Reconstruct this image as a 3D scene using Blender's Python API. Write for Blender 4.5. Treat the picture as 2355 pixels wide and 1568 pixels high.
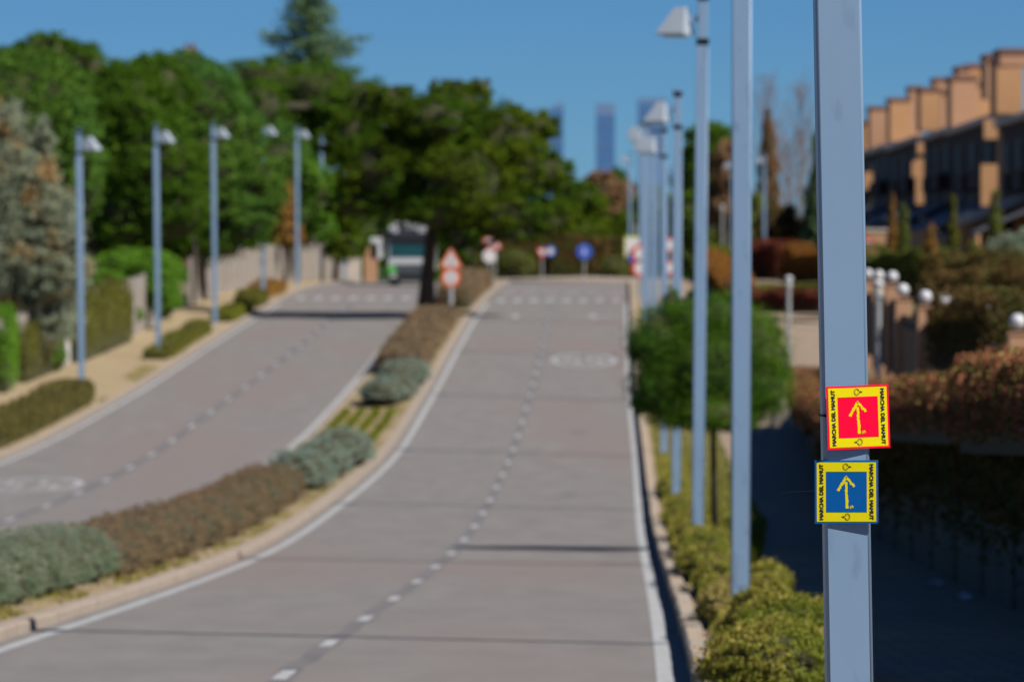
import bpy, bmesh, math, random
import numpy as np
from mathutils import Vector, Matrix, Euler

scene = bpy.context.scene
COL = scene.collection
for o in list(bpy.data.objects):
    bpy.data.objects.remove(o, do_unlink=True)

# ------------------------------------------------------------------ camera, sky, sun, exposure
F = 200.0 / 36.0 * 2355.0          # focal length in the working pixels (2355 wide)
YH = 650.0                         # eye level line in those pixels
cam_d = bpy.data.cameras.new("camera")
cam_d.lens = 200.0
cam_d.sensor_width = 36.0
cam_d.clip_start = 0.5
cam_d.clip_end = 30000.0
cam_d.dof.use_dof = True
cam_d.dof.focus_distance = 23.29
cam_d.dof.aperture_fstop = 5.2
cam = bpy.data.objects.new("camera", cam_d)
COL.objects.link(cam)
cam.location = (0, 0, 0)
cam.rotation_euler = (math.pi / 2 - math.atan((784.0 - YH) / F), 0, 0)
scene.camera = cam

SUN_EL = math.radians(46)
SUN_H = Vector((0.838, -0.545, 0)).normalized()
world = bpy.data.worlds.new("World")
scene.world = world
world.use_nodes = True
wn = world.node_tree.nodes
wl = world.node_tree.links
wn.clear()
sky = wn.new("ShaderNodeTexSky")
sky.sky_type = 'NISHITA'
sky.sun_disc = False
sky.sun_elevation = SUN_EL
sky.sun_rotation = math.atan2(SUN_H.x, SUN_H.y)
sky.altitude = 3000
sky.air_density = 1.0
sky.dust_density = 0.0
sky.ozone_density = 10.0
bg = wn.new("ShaderNodeBackground")
bg.inputs[1].default_value = 0.05
wo = wn.new("ShaderNodeOutputWorld")
tint = wn.new("ShaderNodeMixRGB")      # cool white balance of the photograph
tint.blend_type = 'MULTIPLY'
tint.inputs[0].default_value = 1.0
tint.inputs[2].default_value = (0.55, 0.82, 0.99, 1)
wl.new(sky.outputs[0], tint.inputs[1])
wl.new(tint.outputs[0], bg.inputs[0])
wl.new(bg.outputs[0], wo.inputs[0])

sun_d = bpy.data.lights.new("sun", 'SUN')
sun_d.energy = 5.0
sun_d.angle = math.radians(0.53)
sun_d.color = (1.0, 0.93, 0.84)
sun = bpy.data.objects.new("sun", sun_d)
COL.objects.link(sun)
sdir = Vector((SUN_H.x * math.cos(SUN_EL), SUN_H.y * math.cos(SUN_EL), math.sin(SUN_EL)))
sun.rotation_euler = sdir.to_track_quat('Z', 'Y').to_euler()
sun.location = (60, -40, 60)

scene.view_settings.view_transform = 'Standard'
scene.view_settings.look = 'None'
scene.view_settings.gamma = 1.0
scene.view_settings.use_curve_mapping = False
scene.view_settings.exposure = 0.45

# ------------------------------------------------------------------ helpers
rng = np.random.default_rng(7)
random.seed(11)

def PX(px, d):
    return (px - 1177.5) * d / F

def PZ(py, d):
    return (YH - py) * d / F

def interp_smooth(xs, ys):
    xs = np.array(xs, float); ys = np.array(ys, float)
    h = np.diff(xs); dl = np.diff(ys) / h
    m = np.zeros(len(xs))
    m[1:-1] = (dl[:-1] * h[1:] + dl[1:] * h[:-1]) / (h[1:] + h[:-1])
    m[0] = dl[0]; m[-1] = dl[-1]
    def f(x):
        x = np.asarray(x, float)
        i = np.clip(np.searchsorted(xs, x) - 1, 0, len(xs) - 2)
        t = (x - xs[i]) / h[i]
        lo = x < xs[0]; hi = x > xs[-1]
        t = np.clip(t, 0, 1)
        r = ((1 + 2 * t) * (1 - t) ** 2 * ys[i] + t * (1 - t) ** 2 * h[i] * m[i]
             + t * t * (3 - 2 * t) * ys[i + 1] + t * t * (t - 1) * h[i] * m[i + 1])
        r = np.where(lo, ys[0] + (x - xs[0]) * m[0], r)
        r = np.where(hi, ys[-1] + (x - xs[-1]) * m[-1], r)
        return r if r.shape else float(r)
    return f

zg = interp_smooth([-60, 0, 25, 44, 60, 78, 104, 135, 161, 188, 224, 253, 287, 320, 345, 380, 450, 600, 1000, 3000, 12000, 20000],
                   [-1.3, -2.35, -2.85, -3.27, -3.72, -4.2, -4.75, -4.95, -4.75, -4.02, -2.85, -1.95, -0.95, -0.25, -0.02, 0.06, 0.0, -0.1, -0.6, -3, -20, -40])
def pts(lst):
    dd = np.linspace(44, 319, 1500)
    yy = YH - zg(dd) * F / dd
    out = []
    for px, py in lst:
        i = np.argmin(np.abs(yy - py))
        out.append((dd[i], PX(px, dd[i])))
    out.sort()
    return out
a = pts([(0, 1495), (293, 1396), (563, 1296), (785, 1161), (914, 1044), (967, 962), (1020, 868), (1065, 784), (1097, 730), (1140, 679)])
xLR = interp_smooth([-60, 20] + [p[0] for p in a] + [420], [-5.6, -5.3] + [p[1] for p in a] + [1.3])      # left line, right carriageway
a = pts([(1530, 1560), (1508, 1402), (1474, 1222), (1460, 1042), (1447, 907), (1441, 790), (1440, 700)])
xRR = interp_smooth([-60, 20] + [p[0] for p in a] + [420], [-1.0, 0.6] + [p[1] for p in a] + [8.4])
a = pts([(590, 1080), (700, 1000), (800, 895), (935, 738)])
xRL = interp_smooth([-60, 20, 104] + [p[0] for p in a] + [330, 420], [-8.6, -8.2, -7.25] + [p[1] for p in a] + [-3.1, -1.4])
a = pts([(82, 1032), (313, 907), (561, 749), (719, 663)])
xLL = interp_smooth([-60, 20, 104] + [p[0] for p in a] + [420], [-15.8, -15.3, -14.5] + [p[1] for p in a] + [-8.8])
xCR = interp_smooth([-60, 20] + [p[0] for p in pts([(668, 1543), (911, 1373), (1066, 1243), (1148, 1108), (1198, 980), (1240, 830), (1272, 690)])] + [420],
                    [-3.0, -2.25] + [p[1] for p in pts([(668, 1543), (911, 1373), (1066, 1243), (1148, 1108), (1198, 980), (1240, 830), (1272, 690)])] + [4.9])
xCL = interp_smooth([-60, 20] + [p[0] for p in pts([(72, 1177), (227, 1112), (400, 1010), (532, 913), (665, 815), (760, 735)])] + [330, 420],
                    [-12.2, -11.8] + [p[1] for p in pts([(72, 1177), (227, 1112), (400, 1010), (532, 913), (665, 815), (760, 735)])] + [-6.9, -5.1])
xB = interp_smooth([-60, 0, 65, 108, 150, 176, 200, 300, 420], [4.0, 4.6, 5.8, 6.75, 7.95, 9.2, 12.0, 15, 18])     # wall line on the right
xF = interp_smooth([-60, 20, 104, 199, 213, 245, 283, 330, 420], [-20, -19.6, -18.6, -17.45, -16.9, -15.95, -15.7, -14.0, -11.5])  # fence line on the left

def tag(o, label=None, cat=None, group=None, kind=None):
    if label: o['label'] = label
    if cat: o['category'] = cat
    if group: o['group'] = group
    if kind: o['kind'] = kind
    return o

def empty(name, loc, rz=0.0):
    o = bpy.data.objects.new(name, None)
    o.empty_display_size = 0.2
    COL.objects.link(o)
    o.location = loc
    o.rotation_euler = (0, 0, rz)
    return o

def link(name, me, mat=None, parent=None, loc=None):
    o = bpy.data.objects.new(name, me)
    COL.objects.link(o)
    if mat is not None and len(me.materials) == 0:
        for m in (mat if isinstance(mat, (list, tuple)) else [mat]):
            me.materials.append(m)
    if parent is not None: o.parent = parent
    if loc is not None: o.location = loc
    return o

class MB:
    def __init__(s):
        s.v = []; s.f = []; s.m = []
    def add(s, vs, fs, mi=0):
        b = len(s.v)
        s.v += [tuple(p) for p in vs]
        s.f += [tuple(i + b for i in f) for f in fs]
        s.m += [mi] * len(fs)
        return s
    def box(s, x0, x1, y0, y1, z0, z1, mi=0, rot=None, c=None, bev=0.0):
        if bev > 0:
            bm = bmesh.new()
            bmesh.ops.create_cube(bm, size=1)
            for v in bm.verts:
                v.co = Vector(((x0 + x1) / 2 + v.co.x * (x1 - x0), (y0 + y1) / 2 + v.co.y * (y1 - y0), (z0 + z1) / 2 + v.co.z * (z1 - z0)))
            bmesh.ops.bevel(bm, geom=list(bm.edges), offset=bev, segments=2, affect='EDGES', profile=0.5)
            bm.verts.index_update()
            vs = [v.co.copy() for v in bm.verts]
            fs = [[v.index for v in f.verts] for f in bm.faces]
            bm.free()
        else:
            vs = [Vector(p) for p in ((x0, y0, z0), (x1, y0, z0), (x1, y1, z0), (x0, y1, z0), (x0, y0, z1), (x1, y0, z1), (x1, y1, z1), (x0, y1, z1))]
            fs = [(0, 3, 2, 1), (4, 5, 6, 7), (0, 1, 5, 4), (1, 2, 6, 5), (2, 3, 7, 6), (3, 0, 4, 7)]
        if rot is not None:
            cc = Vector(c) if c is not None else Vector(((x0 + x1) / 2, (y0 + y1) / 2, (z0 + z1) / 2))
            vs = [cc + rot @ (v - cc) for v in vs]
        return s.add(vs, fs, mi)
    def tube(s, path, rads, n=8, mi=0, cap=True):
        path = [Vector(p) for p in path]
        vs = []; fs = []
        for k, p in enumerate(path):
            t = (path[min(k + 1, len(path) - 1)] - path[max(k - 1, 0)]).normalized()
            u = t.cross(Vector((0, 1, 0.01)) if abs(t.z) > 0.6 else Vector((0, 0, 1))).normalized()
            w = t.cross(u)
            r = rads[k] if isinstance(rads, (list, tuple)) else rads
            for j in range(n):
                an = 2 * math.pi * j / n
                vs.append(p + u * math.cos(an) * r + w * math.sin(an) * r)
        for k in range(len(path) - 1):
            for j in range(n):
                a0 = k * n + j; a1 = k * n + (j + 1) % n
                fs.append((a0, a1, a1 + n, a0 + n))
        if cap:
            fs.append(tuple(range(n))); fs.append(tuple(range((len(path) - 1) * n, len(path) * n))[::-1])
        return s.add(vs, fs, mi)
    def prism(s, poly, y0, y1, mi=0):     # poly in x,z ; extruded along y
        n = len(poly)
        vs = [(p[0], y0, p[1]) for p in poly] + [(p[0], y1, p[1]) for p in poly]
        fs = [tuple(range(n)), tuple(range(n, 2 * n))[::-1]] + [((i + 1) % n, i, i + n, (i + 1) % n + n) for i in range(n)]
        return s.add(vs, fs, mi)
    def sphere(s, c, r, n=12, mi=0, sc=(1, 1, 1)):
        vs = [(c[0], c[1], c[2] + r * sc[2])]
        fs = []
        m = n // 2
        for i in range(1, m):
            th = math.pi * i / m
            for j in range(n):
                ph = 2 * math.pi * j / n
                vs.append((c[0] + r * sc[0] * math.sin(th) * math.cos(ph), c[1] + r * sc[1] * math.sin(th) * math.sin(ph), c[2] + r * sc[2] * math.cos(th)))
        vs.append((c[0], c[1], c[2] - r * sc[2]))
        for j in range(n):
            fs.append((0, 1 + j, 1 + (j + 1) % n))
            for i in range(m - 2):
                a0 = 1 + i * n + j; a1 = 1 + i * n + (j + 1) % n
                fs.append((a0, a0 + n, a1 + n, a1))
            b = 1 + (m - 2) * n
            fs.append((b + (j + 1) % n, b + j, len(vs) - 1))
        return s.add(vs, fs, mi)
    def mesh(s, name, smooth=False):
        me = bpy.data.meshes.new(name)
        me.from_pydata(s.v, [], s.f)
        if max(s.m, default=0) > 0:
            me.polygons.foreach_set('material_index', s.m)
        if smooth:
            me.polygons.foreach_set('use_smooth', [True] * len(me.polygons))
        me.update()
        bm = bmesh.new(); bm.from_mesh(me)
        bmesh.ops.recalc_face_normals(bm, faces=bm.faces)
        bm.to_mesh(me); bm.free()
        return me
    def build(s, name, mat, parent=None, smooth=False, loc=None):
        return link(name, s.mesh(name, smooth), mat, parent, loc)

# ---- materials
def new_mat(name):
    m = bpy.data.materials.new(name)
    m.use_nodes = True
    nt = m.node_tree
    b = nt.nodes['Principled BSDF']
    return m, nt, b

def N(nt, t, **kw):
    n = nt.nodes.new(t)
    for k, v in kw.items():
        setattr(n, k, v)
    return n

def mat(name, c1, c2=None, scale=3.0, rough=0.8, bump=0.0, bscale=40.0, detail=6.0, metal=0.0, stretch=(1, 1, 1), spec=0.5, c3=None, scale3=0.3, t3=(0.5, 0.65), coat=0.0):
    m, nt, b = new_mat(name)
    b.inputs['Roughness'].default_value = rough
    b.inputs['Metallic'].default_value = metal
    b.inputs['Specular IOR Level'].default_value = spec
    b.inputs['Coat Weight'].default_value = coat
    tc = N(nt, 'ShaderNodeTexCoord')
    mp = N(nt, 'ShaderNodeMapping')
    mp.inputs['Scale'].default_value = stretch
    nt.links.new(tc.outputs['Object'], mp.inputs[0])
    if c2 is None:
        b.inputs['Base Color'].default_value = (*c1, 1)
        outc = None
    else:
        nz = N(nt, 'ShaderNodeTexNoise')
        nz.inputs['Scale'].default_value = scale
        nz.inputs['Detail'].default_value = detail
        nz.inputs['Roughness'].default_value = 0.6
        nt.links.new(mp.outputs[0], nz.inputs['Vector'])
        rp = N(nt, 'ShaderNodeValToRGB')
        rp.color_ramp.elements[0].position = 0.32; rp.color_ramp.elements[0].color = (*c1, 1)
        rp.color_ramp.elements[1].position = 0.68; rp.color_ramp.elements[1].color = (*c2, 1)
        nt.links.new(nz.outputs[0], rp.inputs[0])
        outc = rp.outputs[0]
        if c3 is not None:
            n3 = N(nt, 'ShaderNodeTexNoise')
            n3.inputs['Scale'].default_value = scale3
            n3.inputs['Detail'].default_value = 3
            nt.links.new(mp.outputs[0], n3.inputs['Vector'])
            r3 = N(nt, 'ShaderNodeValToRGB')
            r3.color_ramp.elements[0].position = t3[0]; r3.color_ramp.elements[0].color = (0, 0, 0, 1)
            r3.color_ramp.elements[1].position = t3[1]; r3.color_ramp.elements[1].color = (1, 1, 1, 1)
            nt.links.new(n3.outputs[0], r3.inputs[0])
            mx = N(nt, 'ShaderNodeMixRGB')
            mx.inputs[2].default_value = (*c3, 1)
            nt.links.new(r3.outputs[0], mx.inputs[0]); nt.links.new(outc, mx.inputs[1])
            outc = mx.outputs[0]
        nt.links.new(outc, b.inputs['Base Color'])
    if bump > 0:
        nb = N(nt, 'ShaderNodeTexNoise')
        nb.inputs['Scale'].default_value = bscale
        nb.inputs['Detail'].default_value = 4
        nt.links.new(mp.outputs[0], nb.inputs['Vector'])
        bp = N(nt, 'ShaderNodeBump')
        bp.inputs['Strength'].default_value = bump
        bp.inputs['Distance'].default_value = 0.02
        nt.links.new(nb.outputs[0], bp.inputs['Height'])
        nt.links.new(bp.outputs[0], b.inputs['Normal'])
    return m

def leaf_mat(name, dark, light, accent=None, acc=0.1, trans=0.25, nscale=0.5, ncol=None, nth=(0.45, 0.62)):
    """per leaf colour plus patches of another colour through the plant"""
    m = bpy.data.materials.new(name)
    m.use_nodes = True
    nt = m.node_tree
    nt.nodes.clear()
    out = N(nt, 'ShaderNodeOutputMaterial')
    geo = N(nt, 'ShaderNodeNewGeometry')
    rp = N(nt, 'ShaderNodeValToRGB')
    e = rp.color_ramp.elements
    e[0].position = 0.0; e[0].color = (*dark, 1)
    e[1].position = 1.0 - acc; e[1].color = (*light, 1)
    if accent is not None:
        x = e.new(min(0.999, 1.0 - acc + 0.02)); x.color = (*accent, 1)
    nt.links.new(geo.outputs['Random Per Island'], rp.inputs[0])
    col = rp.outputs[0]
    if ncol is not None:
        tc = N(nt, 'ShaderNodeTexCoord')
        nz = N(nt, 'ShaderNodeTexNoise')
        nz.inputs['Scale'].default_value = nscale
        nz.inputs['Detail'].default_value = 3
        nt.links.new(tc.outputs['Object'], nz.inputs['Vector'])
        r3 = N(nt, 'ShaderNodeValToRGB')
        r3.color_ramp.elements[0].position = nth[0]; r3.color_ramp.elements[0].color = (0, 0, 0, 1)
        r3.color_ramp.elements[1].position = nth[1]; r3.color_ramp.elements[1].color = (1, 1, 1, 1)
        nt.links.new(nz.outputs[0], r3.inputs[0])
        mx = N(nt, 'ShaderNodeMixRGB')
        mx.inputs[2].default_value = (*ncol, 1)
        nt.links.new(r3.outputs[0], mx.inputs[0]); nt.links.new(col, mx.inputs[1])
        col = mx.outputs[0]
    df = N(nt, 'ShaderNodeBsdfDiffuse')
    tr = N(nt, 'ShaderNodeBsdfTranslucent')
    ms = N(nt, 'ShaderNodeMixShader')
    ms.inputs[0].default_value = trans
    nt.links.new(col, df.inputs[0]); nt.links.new(col, tr.inputs[0])
    nt.links.new(df.outputs[0], ms.inputs[1]); nt.links.new(tr.outputs[0], ms.inputs[2])
    nt.links.new(ms.outputs[0], out.inputs[0])
    return m

M = {}
M['asphalt'] = mat('asphalt', (0.142, 0.135, 0.129), (0.176, 0.168, 0.161), scale=1.6, rough=0.9, bump=0.25, bscale=90, stretch=(1, 0.25, 1), c3=(0.168, 0.143, 0.134), scale3=0.16, t3=(0.5, 0.66))
M['worn'] = mat('worn_road_paint', (0.25, 0.255, 0.265), (0.39, 0.40, 0.415), scale=3, rough=0.8, c3=(0.19, 0.185, 0.185), scale3=1.8, t3=(0.55, 0.68))
M['tar'] = mat('tar_seam', (0.105, 0.102, 0.108), (0.145, 0.138, 0.14), scale=2.5, rough=0.85, stretch=(1, 0.4, 1))
M['paint'] = mat('road_paint', (0.29, 0.30, 0.31), (0.38, 0.395, 0.405), scale=5, rough=0.7, stretch=(1, 0.3, 1), c3=(0.27, 0.26, 0.25), scale3=1.2, t3=(0.6, 0.75))
M['sand'] = mat('sandy_path', (0.26, 0.20, 0.115), (0.32, 0.25, 0.145), scale=0.8, rough=0.95, bump=0.3, bscale=30, c3=(0.25, 0.22, 0.12), scale3=0.5, t3=(0.58, 0.72))
M['paver'] = mat('path_paving', (0.27, 0.205, 0.14), (0.33, 0.25, 0.175), scale=1.2, rough=0.9, bump=0.3, bscale=25)
def add_joints(m, w, h, dark):
    nt = m.node_tree; b = nt.nodes['Principled BSDF']
    src = b.inputs['Base Color'].links[0].from_socket
    tc = N(nt, 'ShaderNodeTexCoord'); br = N(nt, 'ShaderNodeTexBrick')
    br.inputs['Scale'].default_value = 1.0; br.inputs['Brick Width'].default_value = w; br.inputs['Row Height'].default_value = h
    br.inputs['Mortar Size'].default_value = 0.018
    br.inputs['Color1'].default_value = (1, 1, 1, 1); br.inputs['Color2'].default_value = (0.72, 0.74, 0.78, 1); br.inputs['Mortar'].default_value = (dark, dark, dark, 1)
    nt.links.new(tc.outputs['Object'], br.inputs['Vector'])
    mx = N(nt, 'ShaderNodeMixRGB'); mx.blend_type = 'MULTIPLY'; mx.inputs[0].default_value = 1
    nt.links.new(src, mx.inputs[1]); nt.links.new(br.outputs[0], mx.inputs[2]); nt.links.new(mx.outputs[0], b.inputs['Base Color'])
add_joints(M['paver'], 0.4, 0.4, 0.45)
M['soil'] = mat('soil', (0.23, 0.17, 0.10), (0.29, 0.225, 0.135), scale=1.5, rough=0.95, bump=0.4, bscale=25, c3=(0.2, 0.18, 0.06), scale3=0.8, t3=(0.55, 0.7))
M['ground'] = mat('garden_ground', (0.09, 0.09, 0.035), (0.16, 0.14, 0.06), scale=0.3, rough=0.95)
M['kerb'] = mat('concrete_kerb', (0.25, 0.205, 0.165), (0.32, 0.27, 0.22), scale=3, rough=0.9, bump=0.2)
M['stone'] = mat('granite_kerb', (0.27, 0.21, 0.15), (0.40, 0.33, 0.26), scale=4, rough=0.9, bump=0.5, bscale=14, c3=(0.30, 0.17, 0.08), scale3=2.5, t3=(0.6, 0.7))
M['stone2'] = mat('granite_kerb_grey', (0.24, 0.21, 0.18), (0.36, 0.32, 0.27), scale=4, rough=0.9, bump=0.5, bscale=14)
M['pole'] = mat('grey_pole_paint', (0.182, 0.285, 0.425), (0.20, 0.305, 0.45), scale=2.5, rough=0.42, bump=0.05, bscale=480, spec=0.5, stretch=(1, 1, 0.35), c3=(0.150, 0.235, 0.355), scale3=9.0, t3=(0.60, 0.72))
M['band'] = mat('black_rubber', (0.012, 0.012, 0.013), rough=0.85, spec=0.1)
M['shade'] = mat('lamp_shade_paint', (0.29, 0.34, 0.40), (0.33, 0.38, 0.44), scale=3, rough=0.35)
M['glass'] = mat('lamp_glass', (0.45, 0.45, 0.43), rough=0.15)
M['globe'] = mat('opal_globe', (0.52, 0.53, 0.56), (0.47, 0.48, 0.51), scale=6, rough=0.35)
M['render'] = mat('beige_render', (0.40, 0.215, 0.10), (0.44, 0.245, 0.12), scale=1, rough=0.9, bump=0.1)
M['render2'] = mat('pink_beige_render', (0.38, 0.21, 0.12), (0.41, 0.235, 0.14), scale=1, rough=0.9)
M['facade'] = mat('facade_shade_tone', (0.020, 0.014, 0.012), (0.030, 0.020, 0.016), scale=3, rough=0.9)  # near-black base colour with the facade's shade painted in
M['slate'] = mat('slate_roof', (0.05, 0.055, 0.07), (0.08, 0.085, 0.10), scale=2, rough=0.7)
M['window'] = mat('window_glass', (0.012, 0.014, 0.02), rough=0.5, spec=0.1)
M['frame'] = mat('dark_window_frame', (0.05, 0.05, 0.055), rough=0.6)
M['capstone'] = mat('pale_coping', (0.42, 0.37, 0.32), (0.5, 0.45, 0.4), scale=2, rough=0.8)
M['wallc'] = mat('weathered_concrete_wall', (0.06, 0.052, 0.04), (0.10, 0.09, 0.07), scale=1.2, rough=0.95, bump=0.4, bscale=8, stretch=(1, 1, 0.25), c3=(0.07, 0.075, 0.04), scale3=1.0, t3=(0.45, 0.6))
M['fence'] = mat('weathered_fence', (0.20, 0.175, 0.15), (0.32, 0.29, 0.26), scale=2.5, rough=0.9, stretch=(3, 3, 0.3))
M['fencepost'] = mat('concrete_post', (0.27, 0.24, 0.21), (0.34, 0.31, 0.28), scale=2, rough=0.9)
M['bark'] = mat('dark_bark', (0.035, 0.026, 0.02), (0.07, 0.05, 0.04), scale=4, rough=0.95, bump=0.8, bscale=10, stretch=(1, 1, 0.3))
M['greybark'] = mat('grey_bark', (0.16, 0.12, 0.11), (0.24, 0.19, 0.18), scale=4, rough=0.95)
M['twig'] = mat('dark_core_fill', (0.025, 0.028, 0.012), (0.05, 0.045, 0.02), scale=6, rough=1.0)  # for the solid dark cores added inside foliage to make it opaque
M['white'] = mat('white_enamel', (0.50, 0.52, 0.54), (0.45, 0.47, 0.49), scale=3, rough=0.35)
M['dark'] = mat('dark_plastic', (0.015, 0.018, 0.024), rough=0.5)
M['greyp'] = mat('grey_paint', (0.22, 0.25, 0.28), rough=0.5)
M['galv'] = mat('galvanised_steel', (0.36, 0.38, 0.39), (0.44, 0.46, 0.47), scale=5, rough=0.45, metal=0.3)
M['signwhite'] = mat('sign_white', (0.62, 0.60, 0.60), rough=0.45)
M['signred'] = mat('sign_red', (0.55, 0.05, 0.03), rough=0.4)
M['signorange'] = mat('sign_orange', (0.62, 0.13, 0.04), rough=0.4)
M['signblue'] = mat('sign_blue', (0.04, 0.11, 0.50), rough=0.4)
M['signyellow'] = mat('sign_yellow_green', (0.45, 0.55, 0.10), rough=0.4)
M['tyre'] = mat('tyre_rubber', (0.02, 0.02, 0.02), rough=0.8)
M['green'] = mat('green_stripe', (0.10, 0.45, 0.10), rough=0.4)
M['screen'] = mat('windscreen', (0.01, 0.07, 0.08), rough=0.08)
M['brick'] = mat('red_brick', (0.13, 0.065, 0.05), (0.17, 0.085, 0.06), scale=4, rough=0.9)
M['zinc'] = mat('hazy_tower_glass', (0.055, 0.15, 0.33), (0.07, 0.165, 0.36), scale=0.02, rough=0.35)  # blue of distance haze is painted into the tower colour
M['hazepale'] = mat('hazy_tower_crown', (0.13, 0.21, 0.38), rough=0.5)  # paler tower tone, haze blue mixed into it as well
# flat print on the two trail signs
M['p_red'] = mat('print_magenta_red', (0.93, 0.0015, 0.045), (0.89, 0.0015, 0.04), scale=60, rough=0.45, bump=0.02, bscale=900, spec=0.12)
M['p_yel'] = mat('print_yellow', (0.78, 0.68, 0.004), (0.74, 0.64, 0.004), scale=50, rough=0.45, bump=0.02, bscale=900, spec=0.12)
M['p_blue'] = mat('print_blue', (0.002, 0.105, 0.37), (0.002, 0.097, 0.34), scale=50, rough=0.45, bump=0.02, bscale=900, spec=0.12)
M['p_blk'] = mat('print_black', (0.02, 0.018, 0.015), rough=0.45)
M['plate_edge'] = mat('board_core', (0.55, 0.55, 0.52), rough=0.6)
# leaves
M['pine'] = leaf_mat('pine_needles', (0.040, 0.088, 0.013), (0.112, 0.212, 0.032), (0.145, 0.26, 0.04), 0.08, ncol=(0.07, 0.165, 0.035), nscale=0.25, trans=0.33)
M['pine2'] = leaf_mat('pine_needles_dark', (0.036, 0.078, 0.008), (0.10, 0.19, 0.018), ncol=(0.06, 0.125, 0.014), nscale=0.3, trans=0.33)
M['oak'] = leaf_mat('evergreen_leaves', (0.034, 0.058, 0.006), (0.105, 0.155, 0.012), (0.14, 0.19, 0.018), 0.08, ncol=(0.05, 0.10, 0.010), nscale=0.35)
M['bluecon'] = leaf_mat('blue_cedar_needles', (0.15, 0.185, 0.125), (0.32, 0.37, 0.26), ncol=(0.36, 0.235, 0.10), nscale=0.75, nth=(0.52, 0.62))
M['cedar'] = leaf_mat('cedar_needles', (0.07, 0.13, 0.06), (0.15, 0.235, 0.11))
M['bush'] = leaf_mat('bright_green_needles', (0.035, 0.085, 0.008), (0.11, 0.21, 0.018), (0.18, 0.28, 0.05), 0.08, ncol=(0.06, 0.14, 0.018), nscale=1.1)
M['ivy'] = leaf_mat('green_hedge_leaves', (0.06, 0.14, 0.015), (0.14, 0.29, 0.03))
M['ivyolive'] = leaf_mat('olive_creeper_leaves', (0.09, 0.10, 0.02), (0.18, 0.18, 0.04))
M['lav'] = leaf_mat('grey_green_leaves', (0.15, 0.175, 0.125), (0.31, 0.345, 0.26), ncol=(0.15, 0.21, 0.13), nscale=1.5)
M['santol'] = leaf_mat('blue_grey_leaves', (0.15, 0.21, 0.17), (0.28, 0.35, 0.28))
M['heather'] = leaf_mat('brown_dry_leaves', (0.15, 0.095, 0.06), (0.30, 0.20, 0.13), (0.2, 0.21, 0.09), 0.08, ncol=(0.19, 0.155, 0.09), nscale=1.2)
M['privet'] = leaf_mat('yellow_green_leaves', (0.11, 0.12, 0.018), (0.35, 0.32, 0.06), (0.48, 0.36, 0.14), 0.16, ncol=(0.16, 0.19, 0.03), nscale=1.4)
M['straw'] = leaf_mat('straw_green_leaves', (0.2, 0.17, 0.05), (0.5, 0.38, 0.16), (0.28, 0.3, 0.04), 0.2)
M['lowhedge'] = leaf_mat('brown_green_hedge', (0.08, 0.075, 0.022), (0.17, 0.15, 0.05))
M['copper'] = leaf_mat('copper_hedge_leaves', (0.10, 0.035, 0.022), (0.50, 0.20, 0.115), (0.28, 0.33, 0.07), 0.12, ncol=(0.10, 0.075, 0.03), nscale=1.3, trans=0.15)
M['brownhedge'] = leaf_mat('brown_hedge_leaves', (0.07, 0.045, 0.018), (0.16, 0.105, 0.04), ncol=(0.09, 0.10, 0.03), nscale=0.8)
M['olivehedge'] = leaf_mat('olive_hedge_leaves', (0.08, 0.10, 0.022), (0.16, 0.19, 0.045))
M['orange'] = leaf_mat('orange_leaves', (0.16, 0.07, 0.02), (0.34, 0.16, 0.04))
M['redleaf'] = leaf_mat('red_leaves', (0.10, 0.035, 0.022), (0.21, 0.06, 0.04))
M['bare'] = leaf_mat('bare_twigs', (0.19, 0.14, 0.14), (0.30, 0.23, 0.23))
M['browntree'] = leaf_mat('brown_winter_leaves', (0.15, 0.09, 0.05), (0.28, 0.17, 0.09))
M['rust'] = leaf_mat('rusty_leaves', (0.19, 0.10, 0.03), (0.34, 0.19, 0.05))
M['grass'] = leaf_mat('grass_blades', (0.13, 0.13, 0.02), (0.28, 0.25, 0.06), (0.34, 0.28, 0.13), 0.25)
M['grassgreen'] = leaf_mat('green_grass_blades', (0.10, 0.12, 0.015), (0.20, 0.22, 0.03))

# ---- leaf clouds (numpy, fast)
def unit(a):
    return a / (np.linalg.norm(a, axis=1, keepdims=True) + 1e-9)

def leaves_mesh(name, P, Nn, size, aspect=0.55, rnd=0.9, sizevar=0.4):
    n = len(P)
    Nn = unit(Nn + rng.normal(0, rnd, (n, 3)))
    t = unit(np.cross(Nn, rng.normal(0, 1, (n, 3))))
    b = np.cross(Nn, t)
    s = (size * (1 + rng.uniform(-sizevar, sizevar, n)))[:, None]
    V = np.empty((n, 4, 3))
    V[:, 0] = P - t * s * 0.5
    V[:, 1] = P + b * s * aspect * 0.5
    V[:, 2] = P + t * s * 0.5
    V[:, 3] = P - b * s * aspect * 0.5
    me = bpy.data.meshes.new(name)
    me.vertices.add(n * 4)
    me.vertices.foreach_set('co', V.reshape(-1).astype(np.float32))
    me.loops.add(n * 4)
    me.loops.foreach_set('vertex_index', np.arange(n * 4, dtype=np.int32))
    me.polygons.add(n)
    me.polygons.foreach_set('loop_start', np.arange(0, n * 4, 4, dtype=np.int32))
    me.polygons.foreach_set('loop_total', np.full(n, 4, dtype=np.int32))
    me.update()
    return me

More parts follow.
